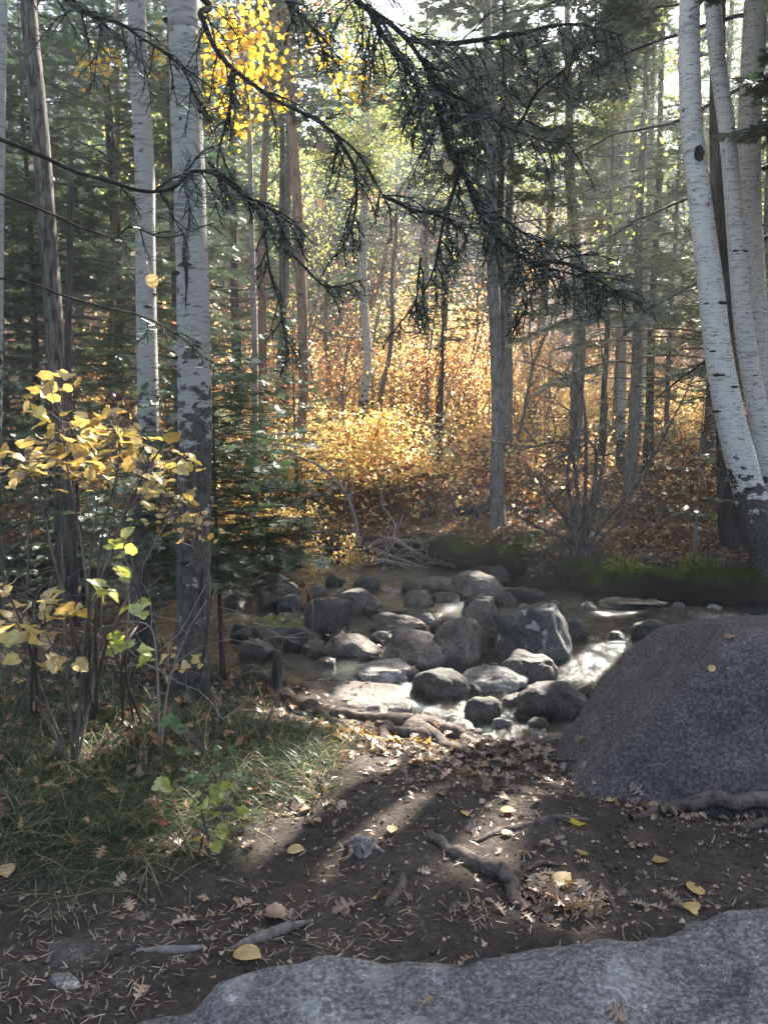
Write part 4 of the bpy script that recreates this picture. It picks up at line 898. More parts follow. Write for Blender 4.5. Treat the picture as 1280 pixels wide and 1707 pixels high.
bare = broadleaf('twiggy_shrub', G(1.3, 17.2), 'leafless pinkish twiggy shrub behind the clearing', 'shrub', 123, 3.0, 7, .014, 'orange', per=1, lsize=.06, depth=3, kids=(3, 5), spread=.5, cloud=.05, barkm='twig_pale', mind=0)
for k, (x, y, lb) in enumerate([(.35, 18.4, 'leafless twiggy shrub in the middle of the sunny wood'), (2.4, 18.2, 'leafless twiggy shrub right of the grey conifer trunk'), (-.2, 20.8, 'tall leafless shrub far behind the slender white aspen'), (3.4, 16.5, 'twiggy shrub between the pale aspen pair and the bright firs'), (1.9, 20.5, 'high leafless shrub far behind the purple brown trunk'), (-3.9, 10.6, 'leafless shrub under the dark left firs')]):
    put(bare, G(x, y), lb, 1 + .1 * (k % 3), k * 1.3)

def mass(name, n, xr, yr, hmax, mat, size, label, seed, tmpl=SMALL5, clump=1.2, thr=-.2, dens=None):
    rs = np.random.default_rng(seed); x = rs.uniform(*xr, n); y = rs.uniform(*yr, n)
    c = fbm(np.column_stack([x, y, x * 0]) * clump, 2, seed); k = (c > thr) & (y > yfar(x) + .25)
    if dens is not None: k &= rs.random(n) < dens(x, y)
    x, y, c = x[k], y[k], c[k]
    if hmax > .3:                        # leaves gather into separate little plants
        m = max(1, len(x) // 26); ci = rs.integers(0, m, len(x)); rr_ = rs.uniform(.10, .26, m)[ci]
        x = x[:m][ci] + rs.normal(size=len(x)) * rr_; y = y[:m][ci] + rs.normal(size=len(x)) * rr_; c = c[:m][ci] + rs.normal(size=m)[ci] * .5
    z = height(x, y, False) + rs.random(len(x)) ** 1.3 * hmax * np.clip(.35 + c, .08, 1.1)
    P = np.column_stack([x, y, z]); lf = MB()
    scatter(lf, tmpl[0], tmpl[1], P, frames(rs.normal(size=P.shape) * np.array([1, 1, .4]), rs.normal(size=P.shape) * .8 + np.array([0, 0, 1.0])), size * rs.uniform(.6, 1.25, len(P)), np.clip(rs.normal(.5, .2, len(P)) + .12 * c, 0, 1))
    return tag(lf.obj(name, M[mat], smooth=False), label, kind='stuff')
mass('golden_undergrowth', 72000, (-5.5, 8.5), (11.6, 24), .85, 'gold', .085, 'golden leafy undergrowth covering the sunny slope', 131, dens=lambda x, y: np.clip((y - 11.5) / 1.6, .12, 1) * np.where(x > 1.8, np.clip((y - 14.5) / 2, .0, 1), 1))
mass('orange_undergrowth', 32000, (-6, 9), (12.2, 26), .7, 'orange', .085, 'orange leafy undergrowth mixed over the slope', 132, thr=0)
mass('leaf_litter', 90000, (-8, 9), (8.6, 22), .02, 'litter', .07, 'fallen brown and orange leaves over the far bank and slope', 133, clump=2.0, thr=-.9)
mass('green_undergrowth', 12000, (-6, 8), (9.6, 17), .45, 'herb', .06, 'dark green low plants scattered over the far bank', 134, thr=.15)
# thin stems in the undergrowth
st = MB(); rs = np.random.default_rng(135)
for k in range(900):
    y = rs.uniform(10.5, 24); x = rs.uniform(-.36, .40) * y
    g = G(x, y); L = rs.uniform(.3, 1.1) * (1 if y < 14 else 1.6); d = np.array([rs.normal() * .4, rs.normal() * .4, 1]); q = g + unit(d) * L
    tube(st, [g, (g + q) / 2 + rs.normal(size=3) * .05, q + rs.normal(size=3) * .08], [.006, .005, .002], 3, cap=False)
tag(st.obj('undergrowth_stems', M['twig_pale']), 'thin woody stems rising through the undergrowth', kind='stuff')
# ================================================================ FAR BANK: mossy logs, dead wood, bare bush
def log(name, pts, r, mat, label, seed, cat='log', n=14):
    P = spline(pts, 60); rr = np.interp(np.linspace(0, 1, 60), np.linspace(0, 1, len(r)), r) * (1 + .16 * fbm(P * 3.0, 4, seed)); P = P + np.column_stack([vnoise(P * 2, seed), vnoise(P * 2, seed + 3), vnoise(P * 2.4, seed + 5)]) * r[1] * .25; rr[0] *= .6; rr[-1] *= .6
    mb = MB(); tube(mb, spline(P, 160), np.interp(np.linspace(0, 1, 160), np.linspace(0, 1, 60), rr), n * 4, .26, seed=seed); c = P.mean(0); return tag(mb.obj(name, M[mat], None, c), label, cat)
log('mossy_log', [at(650, 905, 11.3), at(740, 925, 10.7), at(830, 938, 10.0), at(930, 958, 9.5), at(1010, 985, 9.1)], [.13, .19, .22, .24, .20], 'mosslog', 'long moss-covered log lying along the far bank behind the boulders', 51)
log('mossy_log', [at(965, 985, 8.95), at(1060, 978, 8.8), at(1160, 985, 8.7), at(1300, 1000, 8.6), at(1420, 1000, 8.6)], [.22, .25, .27, .29, .29], 'mosslog', 'thick dark log with bright sunlit moss on top at the right bank', 52)
mb = MB(); rs = np.random.default_rng(3)      # tufts of moss along the thick log
def moss_tufts(px0, px1, py, y, label, n):
    mb = MB(); P = []
    for k in range(n):
        a = rs.uniform(px0, px1); p, nn = None, None
        P.append(at(a, py + rs.normal() * 7, y + rs.normal() * .08))
    P = np.array(P); scatter(mb, KITE[0], KITE[1], P, frames(rs.normal(size=P.shape) * .5 + np.array([0, 0, 1.])), .03 * rs.uniform(.5, 1.3, len(P)), rs.random(len(P)))
    return tag(mb.obj('moss', M['moss_lit'], smooth=False), label, kind='stuff')
M['moss_lit'] = leaf_mat('bright_moss', [(0, (.05, .065, .012)), (1, (.14, .165, .03))], .3, .03, 1.2)  # moss colour brightened to paint in sun patches on the log
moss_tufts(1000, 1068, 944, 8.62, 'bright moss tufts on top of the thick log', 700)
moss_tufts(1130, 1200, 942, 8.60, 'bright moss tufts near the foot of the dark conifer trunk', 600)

def twigs_from(name, root_px, y, stems, label, cat, mat='twig_pale', seed=0, w0=10, y1=None, kids=3):
    rs = np.random.default_rng(seed); base = at(*root_px, y); base[2] = hz(base[0], base[1]) - .05
    o = empty(name, base, label, cat); mb = MB()
    for pts in stems:
        P = [base] + [at(a, b, y + dy) for a, b, dy in pts]; Q = spline(P, 26); r = np.linspace(m_px(w0, y) / 2, m_px(2.0, y) / 2, 26)
        tube(mb, Q, r, 6, .05, cap=False)
        for k in range(kids * len(pts)):
            i = rs.integers(7, 25); d = unit(unit(Q[i] - Q[i - 1]) + rs.normal(size=3) * .7)
            grow(mb, Q[i], d, rs.uniform(.2, .6), r[i] * .5, 1, [], rs, up=.05, bend=.3, kids=(1, 4), sides=4)
    mb.obj('stems', M[mat], o, base).location = (0, 0, 0); return o
twigs_from('bare_bush', (966, 935), 9.4, [
    [(1000, 880, 0), (1060, 810, -.1), (1110, 720, -.2), (1150, 640, -.2)], [(1010, 890, .1), (1050, 850, .2), (1105, 770, .3)], [(985, 850, 0), (992, 790, 0), (990, 745, -.1), (965, 735, -.1), (950, 755, -.2), (905, 770, -.3)],
    [(955, 860, 0), (945, 790, 0), (960, 700, .1), (950, 640, .1), (915, 615, .2), (860, 600, .3)], [(950, 880, 0), (915, 830, -.2), (890, 790, -.3)], [(975, 820, .2), (975, 700, .2), (965, 640, .2), (945, 645, .2)], [(940, 900, 0), (900, 880, -.2), (880, 870, -.3)],
    [(960, 800, 0), (940, 740, -.2), (880, 745, -.4), (820, 735, -.5)], [(1000, 800, .3), (1010, 680, .3), (1000, 560, .3)]], 'sprawling leafless bush with curling pale twigs on the right bank', 'bush', 'bark_brown', 55, 8)
# fir boughs that hang bare in front of the bright firs
twigs_from('fallen_branches', (560, 930), 10.9, [[(600, 915, 0), (660, 930, -.3), (720, 950, -.6)], [(620, 935, -.3), (700, 945, -.6)], [(640, 900, 0), (700, 925, -.2), (760, 945, -.5)], [(590, 950, -.5), (640, 970, -.8)]], 'pile of dead branches on the far bank above the creek', 'branches', 'twig_pale', 56, 14, kids=5)
twigs_from('dead_branch', (600, 925), 11.2, [[(590, 860, 0), (575, 820, 0), (530, 775, 0), (470, 755, 0), (425, 752, 0)]], 'arching bare branch bending left over the creek', 'branch', 'twig_pale', 57, 9, kids=1)
log('fallen_tree', [at(700, 860, 12.3), at(760, 852, 12.2), at(860, 850, 12.4), at(960, 868, 12.6)], [.05, .07, .07, .05], 'bark_dark', 'dark fallen trunk on the slope above the mossy log', 58, n=8)
log('fallen_tree', [at(540, 915, 10.9), at(640, 918, 10.8), at(760, 945, 10.2)], [.03, .045, .03], 'bark_dark', 'thin dark trunk under the pile of dead branches', 59, n=8)
st = MB(); rs = np.random.default_rng(61)      # grass and roots fringe on the undercut bank
for k in range(1500):
    x = rs.uniform(-2.5, 5); y = float(yfar(x)) + rs.uniform(.0, .6)
    if k % 3 == 0: x = rs.uniform(-2, 1.2); y = rs.uniform(12.3, 12.75)
    g = G(x, y) + np.array([0, 0, .05]); d = unit(np.array([rs.normal() * .5, -rs.random() * .9, rs.uniform(-.5, .7)])); L = rs.uniform(.1, .35)
    tube(st, [g, g + d * L * .5, g + d * L + np.array([0, 0, -.5 * L * L * 3])], [.003, .0025, .001], 3, cap=False)
tag(st.obj('bank_rootlets', M['twig']), 'dry stalks and rootlets hanging along the undercut bank', kind='stuff')

# ================================================================ NEAR BANK: stump, roots
def on(px, py, lift=0.0):
    p, n = hit(px, py); return p + np.array([0, 0, lift])
def root_thing(name, chains, label, mat='root', cat='root', seed=0):
    o = None; mb = MB(); allp = []
    for pts, w in chains:
        P = []
        for q in pts:
            p = on(q[0], q[1]); d = np.linalg.norm(p - CAM); P.append((p, d))
        c = spline(np.array([p for p, d in P]), 10 * len(P)); dd = P[0][1]
        wl = np.interp(np.linspace(0, 1, len(c)), np.linspace(0, 1, len(w)), w); r = np.array([m_px(v, dd) / 2 for v in wl])
        c[:, 2] += r * .35; c = c + np.column_stack([vnoise(c * 14, seed), vnoise(c * 14, seed + 1), vnoise(c * 9, seed + 2)]) * r[:, None] * .8
        tube(mb, c, r, 12, .20, seed=seed); allp.append(c)
    c = allp[0][0]; return tag(mb.obj(name, M[mat], None, c), label, cat)
root_thing('tree_roots', [
    ([(462, 1160), (500, 1178), (545, 1192), (600, 1200), (650, 1205), (700, 1212), (740, 1222), (790, 1240), (830, 1262)], [20, 22, 16, 14, 20, 24, 20, 16, 6]),
    ([(500, 1178), (540, 1200), (575, 1215), (590, 1235)], [16, 12, 9, 4]), ([(560, 1190), (610, 1195), (640, 1212), (660, 1222)], [10, 8, 7, 4]),
    ([(645, 1212), (635, 1235), (625, 1258)], [16, 14, 6]), ([(690, 1210), (720, 1235), (760, 1250), (800, 1262)], [22, 26, 18, 5]), ([(700, 1205), (690, 1225), (670, 1225)], [26, 28, 14]),
    ([(740, 1222), (770, 1232), (800, 1250)], [26, 22, 8]), ([(720, 1208), (745, 1206), (770, 1222)], [16, 20, 10]), ([(650, 1225), (700, 1232), (735, 1240)], [14, 22, 8])],
    'tangle of knotted roots along the near bank below the broken stump', seed=71)
root_thing('root', [([(800, 1262), (840, 1258), (865, 1264)], [5, 10, 3]), ([(865, 1266), (910, 1267), (962, 1268)], [4, 5, 3])], 'thin root running along the water edge toward the huge boulder', seed=72)
root_thing('root', [([(712, 1398), (735, 1412), (750, 1425)], [12, 16, 12]), ([(752, 1428), (785, 1440), (820, 1458), (850, 1482), (868, 1512), (880, 1525)], [16, 26, 26, 24, 18, 8]), ([(790, 1440), (770, 1425), (752, 1424)], [18, 14, 8])], 'gnarled root humping out of the path toward the sunlit leaf heap', seed=73)
root_thing('root', [([(1050, 1372), (1090, 1362), (1140, 1348), (1190, 1338), (1240, 1340), (1300, 1342)], [8, 14, 20, 24, 24, 24])], 'smooth root along the foot of the huge boulder', seed=74)
root_thing('root', [([(790, 1405), (830, 1392), (870, 1378), (930, 1365), (990, 1368)], [6, 12, 12, 9, 4])], 'low root crossing the path left of the huge boulder', seed=75)
root_thing('root', [([(672, 1460), (668, 1480), (655, 1500), (645, 1518)], [8, 14, 14, 6])], 'short root stub sticking out of the needle-strewn soil', seed=76)
root_thing('root', [([(1230, 1385), (1265, 1380), (1310, 1385)], [8, 16, 18])], 'half-buried root at the right edge below the smooth root', seed=77)
root_thing('root', [([(890, 1528), (930, 1510), (980, 1498), (1060, 1500)], [8, 12, 9, 4]), ([(1000, 1480), (1015, 1500), (1030, 1525)], [6, 9, 6])], 'thin roots around the sunlit leaf heap', seed=78)
root_thing('root', [([(880, 1452), (905, 1442), (930, 1445)], [5, 9, 4])], 'little root loop in the middle of the path', seed=79)
root_thing('root', [([(385, 1580), (420, 1572), (470, 1556), (520, 1540)], [6, 16, 16, 5]), ([(230, 1590), (290, 1585), (340, 1582)], [5, 14, 6])], 'buried pale root in the needles above the granite slab', 'root_grey', seed=80)
root_thing('root', [([(575, 1412), (600, 1400), (625, 1412), (640, 1425)], [5, 12, 12, 4])], 'greyish worn root beside the pale pointed stone', 'root_grey', seed=81)
# broken stump
p0 = on(460, 1158); mb = MB(); y_ = p0[1]
Ps = np.array([p0 - np.array([0, 0, .05]), at(460, 1150, y_), at(461, 1128, y_), at(463, 1100, y_), at(462, 1084, y_)])
tube(mb, spline(Ps, 24), m_px(1, y_) / 2 * np.interp(np.linspace(0, 1, 24), [0, .25, .5, .9, 1], [40, 24, 17, 14, 5]), 14, .22, seed=9)
tag(mb.obj('broken_stump', M['bark_dark'], None, p0), 'short dark broken stump at the water edge on the near bank', 'stump')

# ================================================================ GRASS, LEAVES AND NEEDLES UNDERFOOT
def blades(n, sampler, Lr, wid, label, name, seed, mat='grass', drp=1.0, up=(.5, 1.2)):
    rs = np.random.default_rng(seed); XY = sampler(rs, n); n = len(XY); z = height(XY[:, 0], XY[:, 1], False)
    base = np.column_stack([XY, z - .01]); az = rs.uniform(0, 6.283, n); h = np.column_stack([np.cos(az), np.sin(az), 0 * az])
    L = rs.uniform(*Lr, n); u = rs.uniform(*up, n); S_ = 6; V = np.zeros((n, S_, 2, 3)); side = np.column_stack([-h[:, 1], h[:, 0], 0 * az])
    for k in range(S_):
        t = k / (S_ - 1); c = base + h * (L * (t * .45 + .5 * t * t * drp))[:, None] + np.array([0, 0, 1.]) * (L * u * (t - .62 * drp * t ** 2.2))[:, None]
        c[:, 2] = np.maximum(c[:, 2], height(c[:, 0], c[:, 1], False) + .004); w = wid * (1 - t) ** .6 * .5 + .0002
        V[:, k, 0] = c - side * w; V[:, k, 1] = c + side * w
    i = (np.arange(n) * S_ * 2)[:, None]; k = np.arange(S_ - 1)[None] * 2
    F = np.stack([i + k, i + k + 1, i + k + 3, i + k + 2], -1).reshape(-1, 4); mb = MB()
    mb.add(V.reshape(-1, 3), F, np.repeat(rs.random(n), S_ * 2)); return tag(mb.obj(name, M[mat]), label, kind='stuff')
def px_region(poly_fn, x0, x1, y0, y1):
    def f(rs, n):
        a = rs.uniform(x0, x1, n * 2); b = y0 + (y1 - y0) * rs.random(n * 2) ** 1.15; k = poly_fn(a, b, rs)[: len(a)]; a, b = a[k][:n], b[k][:n]
        d = np.stack([ray(p, q) for p, q in zip(a, b)]); t = (CAM[2] + .02) / -d[:, 2]; P = CAM + d * t[:, None]
        return P[:, :2] + rs.normal(size=(len(P), 2)) * .02
    return f
gl = lambda a, b, rs: (b < np.interp(a, [0, 150, 330, 480, 560], [1430, 1400, 1330, 1290, 1250]) + rs.normal(size=len(a)) * 16) & (b > np.interp(a, [0, 350, 560], [1120, 1150, 1225]))
blades(7500, px_region(gl, 0, 560, 1100, 1450), (.07, .22), .0034, 'dark grass drooping over the left side of the path', 'grass', 201)
gl2 = lambda a, b, rs: (b < np.interp(a, [0, 100, 250, 420], [1470, 1480, 1440, 1360]) + rs.normal(size=len(a)) * 25) & (b > 1300)
blades(1500, px_region(gl2, 0, 430, 1280, 1560), (.13, .30), .0026, 'long bent grass blades combed down toward the slab', 'long_grass', 202, drp=1.35, up=(.25, .6))
gl3 = lambda a, b, rs: (b < 1330)
blades(1100, px_region(gl3, 380, 560, 1180, 1330), (.08, .2), .004, 'low tufts of grass at the edge of the path', 'grass_tufts', 203)
def far_left(rs, n):
    x = rs.uniform(-5, -.6, n); y = rs.uniform(3.2, 6.2, n); k = y < ynear(x) - .05; return np.column_stack([x, y])[k]
blades(2600, far_left, (.10, .30), .0036, 'tall grass and dry stalks under the two left aspens', 'bank_grass', 204, up=(.8, 1.5), drp=.7)

def strewn(name, n, sampler, tmpl, size, mat, label, seed, lift=.006, tilt=.35, thin=None, onrock=True, flatonly=True):
    rs = np.random.default_rng(seed); XY = sampler(rs, n); P = []; Nn = []
    for x, y in XY:
        if onrock: z, nn = drop(x, y)
        else: z, nn = hz(x, y), np.array([0, 0, 1.])
        if z < WZ + .03 or nn[2] < .8 or (y < 4.6 and x > .5 and z > .1): continue
        if not onrock and drop(x, y)[0] > z + .01: continue
        P.append([x, y, z + lift + rs.random() * lift]); Nn.append(nn)
    P = np.array(P); Nn = unit(np.array(Nn) + rs.normal(size=P.shape) * tilt); D = np.cross(Nn, rs.normal(size=P.shape)); mb = MB()
    scatter(mb, tmpl[0], tmpl[1], P, frames(D, Nn), size * rs.uniform(.6, 1.25, len(P)), np.clip(rs.normal(.45, .25, len(P)), 0, 1))
    return tag(mb.obj(name, M[mat], smooth=False), label, kind='stuff')
def boxs(x0, x1, y0, y1, clump=0, thr=0, seed=0):
    def f(rs, n):
        x = rs.uniform(x0, x1, n); y = rs.uniform(y0, y1, n)
        if clump: k = fbm(np.column_stack([x, y, x * 0]) * clump, 3, seed) > thr; x, y = x[k], y[k]
        return np.column_stack([x, y])
    return f
def around(px, py, r, f=1.0):
    p = on(px, py); return lambda rs, n: p[:2] + rs.normal(size=(n, 2)) * r * np.array([f, 1])
strewn('path_leaf_litter', 900, boxs(-.9, 2.6, 2.3, 4.6, 1.5, -.1, 5), OAK, .052, 'litter_near', 'crumpled brown oak leaves scattered over the dark path', 211, tilt=.5)
strewn('leaf_crumbs', 3000, boxs(-2, 2.6, 1.8, 4.7), SMALL5, .02, 'litter_near', 'crumbs of leaf and bark over the dark soil', 212, lift=.002, tilt=.4, onrock=False)
strewn('leaf_drift', 420, around(745, 1262, .28, 1.4), OAK, .06, 'litter_near', 'drift of brown oak leaves below the knotted roots', 213, tilt=.6)
strewn('bright_leaf_drift', 120, around(590, 1222, .16, 1.2), SMALL5, .06, 'paleleaf', 'sunlit pale leaves lying by the roots', 214, tilt=.5)
strewn('leaf_heap', 70, around(935, 1505, .05, 1.5), OAK, .06, 'litter_near', 'heap of curled oak leaves lit by a sun patch above the slab', 215, tilt=.8, lift=.012)
strewn('bank_leaf_litter', 2600, boxs(-5, -.2, 3.0, 7.5), SMALL5, .055, 'litter_near', 'fallen leaves among the grass on the left bank', 216, tilt=.5)
strewn('leaves_on_grass', 500, lambda rs, n: np.column_stack([rs.uniform(-2.6, -.5, n), rs.uniform(2.6, 4.8, n)]), OAK, .05, 'litter', 'leaves caught on top of the grass on the left', 221, lift=.04, tilt=.6)
strewn('boulder_foot_litter', 420, lambda rs, n: (lambda a: np.column_stack([2.10 - 1.22 * np.cos(a) + rs.normal(size=n) * .05, 3.74 - .86 * np.sin(a) + rs.normal(size=n) * .05 - .04]))(rs.uniform(-.1, 1.9, n)), OAK, .045, 'litter_near', 'leaves gathered along the foot of the huge boulder', 222, tilt=.6)
strewn('floating_leaves', 500, lambda rs, n: np.column_stack([rs.uniform(-3, 3, n), rs.uniform(5, 10.5, n)]), SMALL5, .05, 'litter', 'leaves caught on the creek boulders', 217, tilt=.3)
NEED = (np.array([[0, -.03, 0], [.35, -.035, .03], [.7, -.03, .02], [1, 0, -.01], [.7, .03, .02], [.35, .035, .03], [0, .03, 0]]) + np.array([0, 0, 0]), np.array([[0, 1, 2, 3, 4, 5, 6]]))
NEED[0][:, 1] += .16 * (NEED[0][:, 0] - .5) ** 2
strewn('fallen_needles', 2200, boxs(-1.6, 1.6, 1.6, 3.6, 2.2, -.25, 8), NEED, .036, 'needles', 'dry fir needles strewn over the dark soil', 218, lift=.003, tilt=.25, onrock=False)
strewn('fallen_needles', 1300, boxs(-1.1, .35, 1.7, 2.4, 2.5, -.2, 9), NEED, .036, 'needles', 'thick mat of dry fir needles at the upper edge of the slab', 219, lift=.003, tilt=.25, onrock=False)
strewn('slab_needles', 170, boxs(-.6, 1.2, 1.3, 2.1, 4, .1, 19), NEED, .034, 'needles', 'stray fir needles lying on the granite slab', 220, lift=.003, tilt=.15)

PEB = ico(1)
def pebbles(n, x0, x1, y0, y1, s0, s1, mat, label, seed, name='pebbles'):
    rs = np.random.default_rng(seed); x = rs.uniform(x0, x1, n); y = rs.uniform(y0, y1, n); k = y < ynear(x) + .1; x, y = x[k], y[k]; z = height(x, y, False) + .002
    s = s0 + (s1 - s0) * rs.random(len(x)) ** 4; mb = MB(); scatter(mb, PEB[0] * np.array([1, .8, .55]), PEB[1], np.column_stack([x, y, z]), frames(rs.normal(size=(len(x), 3)) * np.array([1, 1, .15]), rs.normal(size=(len(x), 3)) * .3 + np.array([0, 0, 1.])), s)
    return tag(mb.obj(name, M[mat]), label, kind='stuff')
pebbles(9000, -1.8, 2.4, 1.7, 4.7, .0018, .010, 'soil', 'crumbs of dark soil lying on the path', 231, 'soil_crumbs')
pebbles(700, -1.8, 2.4, 1.9, 4.7, .002, .012, 'rock', 'grit and tiny pebbles on the path', 232)
def bedgravel():
    rs = np.random.default_rng(233); n = 2600; x = rs.uniform(-3.2, 3.2, n); y = rs.uniform(4.3, 10.8, n); k = (y > ynear(x) - .15) & (y < yfar(x) + .1); x, y = x[k], y[k]; z = height(x, y, False) + .01
    s = .015 + .07 * rs.random(len(x)) ** 3; mb = MB(); V = PEB[0] * np.array([1, .8, .6]); scatter(mb, ico(2)[0] * np.array([1, .8, .6]), ico(2)[1], np.column_stack([x, y, z]), frames(rs.normal(size=(len(x), 3)) * np.array([1, 1, .15]), rs.normal(size=(len(x), 3)) * .3 + np.array([0, 0, 1.])), s)
    return tag(mb.obj('bed_gravel', M['rock']), 'gravel and cobbles on the creek bed and its shores', kind='stuff')
bedgravel()
LEAVES = [  # px, py, width in photo px, shape, material, label
 (495, 1421, 34, 'ASPEN', 'paleleaf', 'tan aspen leaf lying alone on the dark soil left of the pale stone'), (847, 1355, 30, 'ASPEN', 'paleleaf', 'yellow aspen leaf on the path left of the huge boulder'),
 (775, 1363, 20, 'ASPEN', 'paleleaf', 'small round leaf left of the yellow aspen leaf pair on the path'), (653, 1390, 24, 'ASPEN', 'paleleaf', 'pale leaf seen edge-on near the top of the gnarled root'),
 (963, 1378, 28, 'BIGLEAF', 'yellow', 'notched yellow leaf near the foot of the huge boulder'), (845, 1397, 22, 'ASPEN', 'paleleaf', 'round tan leaf in the middle of the path'),
 (970, 1430, 26, 'ASPEN', 'shrubleaf', 'folded tan leaf between the little root loop and the right side'), (1101, 1442, 28, 'ASPEN', 'shrubleaf', 'ochre leaf on the right part of the path'),
 (1155, 1484, 38, 'ASPEN', 'paleleaf', 'large yellowish leaf just above the slab on the right'), (1088, 1349, 32, 'ASPEN', 'paleleaf', 'big cream leaf resting on the foot of the huge boulder'),
 (938, 1474, 42, 'ASPEN', 'paleleaf', 'bright cream leaf lit by sun above the leaf heap'), (415, 1601, 54, 'ASPEN', 'paleleaf', 'large cream leaf with insect holes at the edge of the slab'),
 (12, 1460, 34, 'ASPEN', 'paleleaf', 'yellow leaf at the left edge on bare soil'), (1186, 1115, 16, 'ASPEN', 'paleleaf', 'pale leaf stuck high on the face of the huge boulder'),
 (575, 1523, 50, 'OAK', 'brownleaf', 'curled brown oak leaf on the needles below the short root stub'), (308, 1543, 46, 'OAK', 'litter_near', 'pale lobed oak leaf in the grass edge at lower left'),
 (462, 1530, 44, 'BIGLEAF', 'brownleaf', 'crumpled brown leaf above the holed cream leaf'), (1030, 1690, 46, 'OAK', 'brownleaf', 'oak leaf on the slab at the bottom of the view'),
 (712, 1673, 26, 'OAK', 'brownleaf', 'small oak leaf low on the slab'), (780, 1608, 44, 'OAK', 'brownleaf', 'grey lobed leaf lying on the middle of the slab'),
 (1063, 1316, 34, 'OAK', 'brownleaf', 'reddish brown oak leaf clinging to the huge boulder'), (1217, 1064, 20, 'MAPLE', 'brownleaf', 'small brown leaf on top of the huge boulder'),
 (236, 1662, 40, 'OAK', 'litter_near', 'tan oak leaf among needles left of the slab'), (215, 1515, 34, 'OAK', 'litter_near', 'brown oak leaf on the soil under the long grass'),
 (1148, 1518, 42, 'BIGLEAF', 'paleleaf', 'spotted yellow and brown leaf touching the slab edge'), (595, 1198, 34, 'MAPLE', 'redleaf', 'bright red leaf caught among the knotted roots'),
 (565, 1232, 46, 'BIGLEAF', 'paleleaf', 'large bright leaf in the sun below the roots'), (736, 1325, 30, 'OAK', 'litter_near', 'grey oak leaf in the shade of the path'), (272, 1382, 18, 'MAPLE', 'redleaf', 'small pink leaf in the long grass'),
 (162, 1387, 40, 'OAK', 'paleleaf', 'silvery lobed leaf lying in the long grass'), (112, 1248, 24, 'ASPEN', 'yellow', 'orange yellow leaf in the shaded grass on the left'), (105, 1430, 26, 'ASPEN', 'herb', 'green oval leaf under the long grass'), (640, 1198, 16, 'ASPEN', 'yellow', 'small yellow leaf on the coarse sunlit rock')]
TM = dict(ASPEN=ASPEN, OAK=OAK, MAPLE=MAPLE, BIGLEAF=BIGLEAF); rs = np.random.default_rng(300)
for a, b, w, sh, mt, lb in LEAVES:
    p, nn = hit(a, b); d = np.linalg.norm(p - CAM); nn = unit(nn + rs.normal(size=3) * .12); D = np.cross(nn, rs.normal(size=3)); D = unit(D + np.array([.6, 0, 0]))
    D = unit(D - nn * (D @ nn)); s = m_px(w, d) * .80; V, F = TM[sh]; mb = MB()
    scatter(mb, V, F, np.array([p + nn * .012 - D * s * .5]), frames(D[None], nn[None]), s, np.array([rs.random()]))
    mb.add(*(lambda P: (np.array(P), np.array([[0, 1, 2, 3]])))([p + nn * .011 - D * s * .5 + np.cross(nn, D) * .001, p + nn * .011 - D * s * .5 - np.cross(nn, D) * .001, p + nn * .006 - D * s * .95 - np.cross(nn, D) * .001, p + nn * .006 - D * s * .95 + np.cross(nn, D) * .001]), .5)
    tag(mb.obj('fallen_leaf', M[mt], None, p, smooth=False), lb, 'leaf')

# ================================================================ LEAFY PLANTS ON THE LEFT
def plant(name, base, y, stems, leaves, mat, label, cat, seed, tmpl=BIGLEAF, stemmat='twig', w0=7, yj=.2, tiltup=1.0):
    rs = np.random.default_rng(seed); b = on(*base); b[2] -= .03; o = empty(name, b, label, cat); st = MB(); Q_ = []
    for pts in stems:
        P = [b + rs.normal(size=3) * np.array([.03, .03, 0])] + [at(px, py, y + rs.normal() * yj * .5) for px, py in pts]; Q = spline(P, 24); tube(st, Q, np.linspace(m_px(w0, y) / 2, m_px(1.6, y) / 2, 24), 6, .05, cap=False); Q_.append(Q[6:])
    Q_ = np.concatenate(Q_); P = []; s = []; D = []
    for px, py, w, k, spx, spy in leaves:
        for i in range(int(round(k * 2.6))):
            q = at(px + rs.normal() * spx, py + rs.normal() * spy, y + rs.normal() * yj); P.append(q); s.append(m_px(w, q[1]) * rs.uniform(.28, .60))
            j = int(np.argmin(((Q_ - q) ** 2).sum(1))); dv = q - Q_[j]; D.append(unit(unit(dv) * .7 + np.array([rs.normal() * .5, rs.normal() * .5, rs.normal() * .25])))
            if np.linalg.norm(dv) < .6: tube(st, [Q_[j], Q_[j] * .5 + q * .5 + np.array([0, 0, .02]), q], [.0016, .0013, .001], 4, cap=False)
    P = np.array(P); lf = MB(); scatter(lf, tmpl[0], tmpl[1], P, frames(np.array(D), rs.normal(size=P.shape) * .38 + np.array([0, -.12 * tiltup, 1.0])), np.array(s), np.clip(rs.normal(.5, .25, len(P)), 0, 1))
    st.obj('stems', M[stemmat], o, b).location = (0, 0, 0); lf.obj('leaves', M[mat], o, b, smooth=False).location = (0, 0, 0); return o
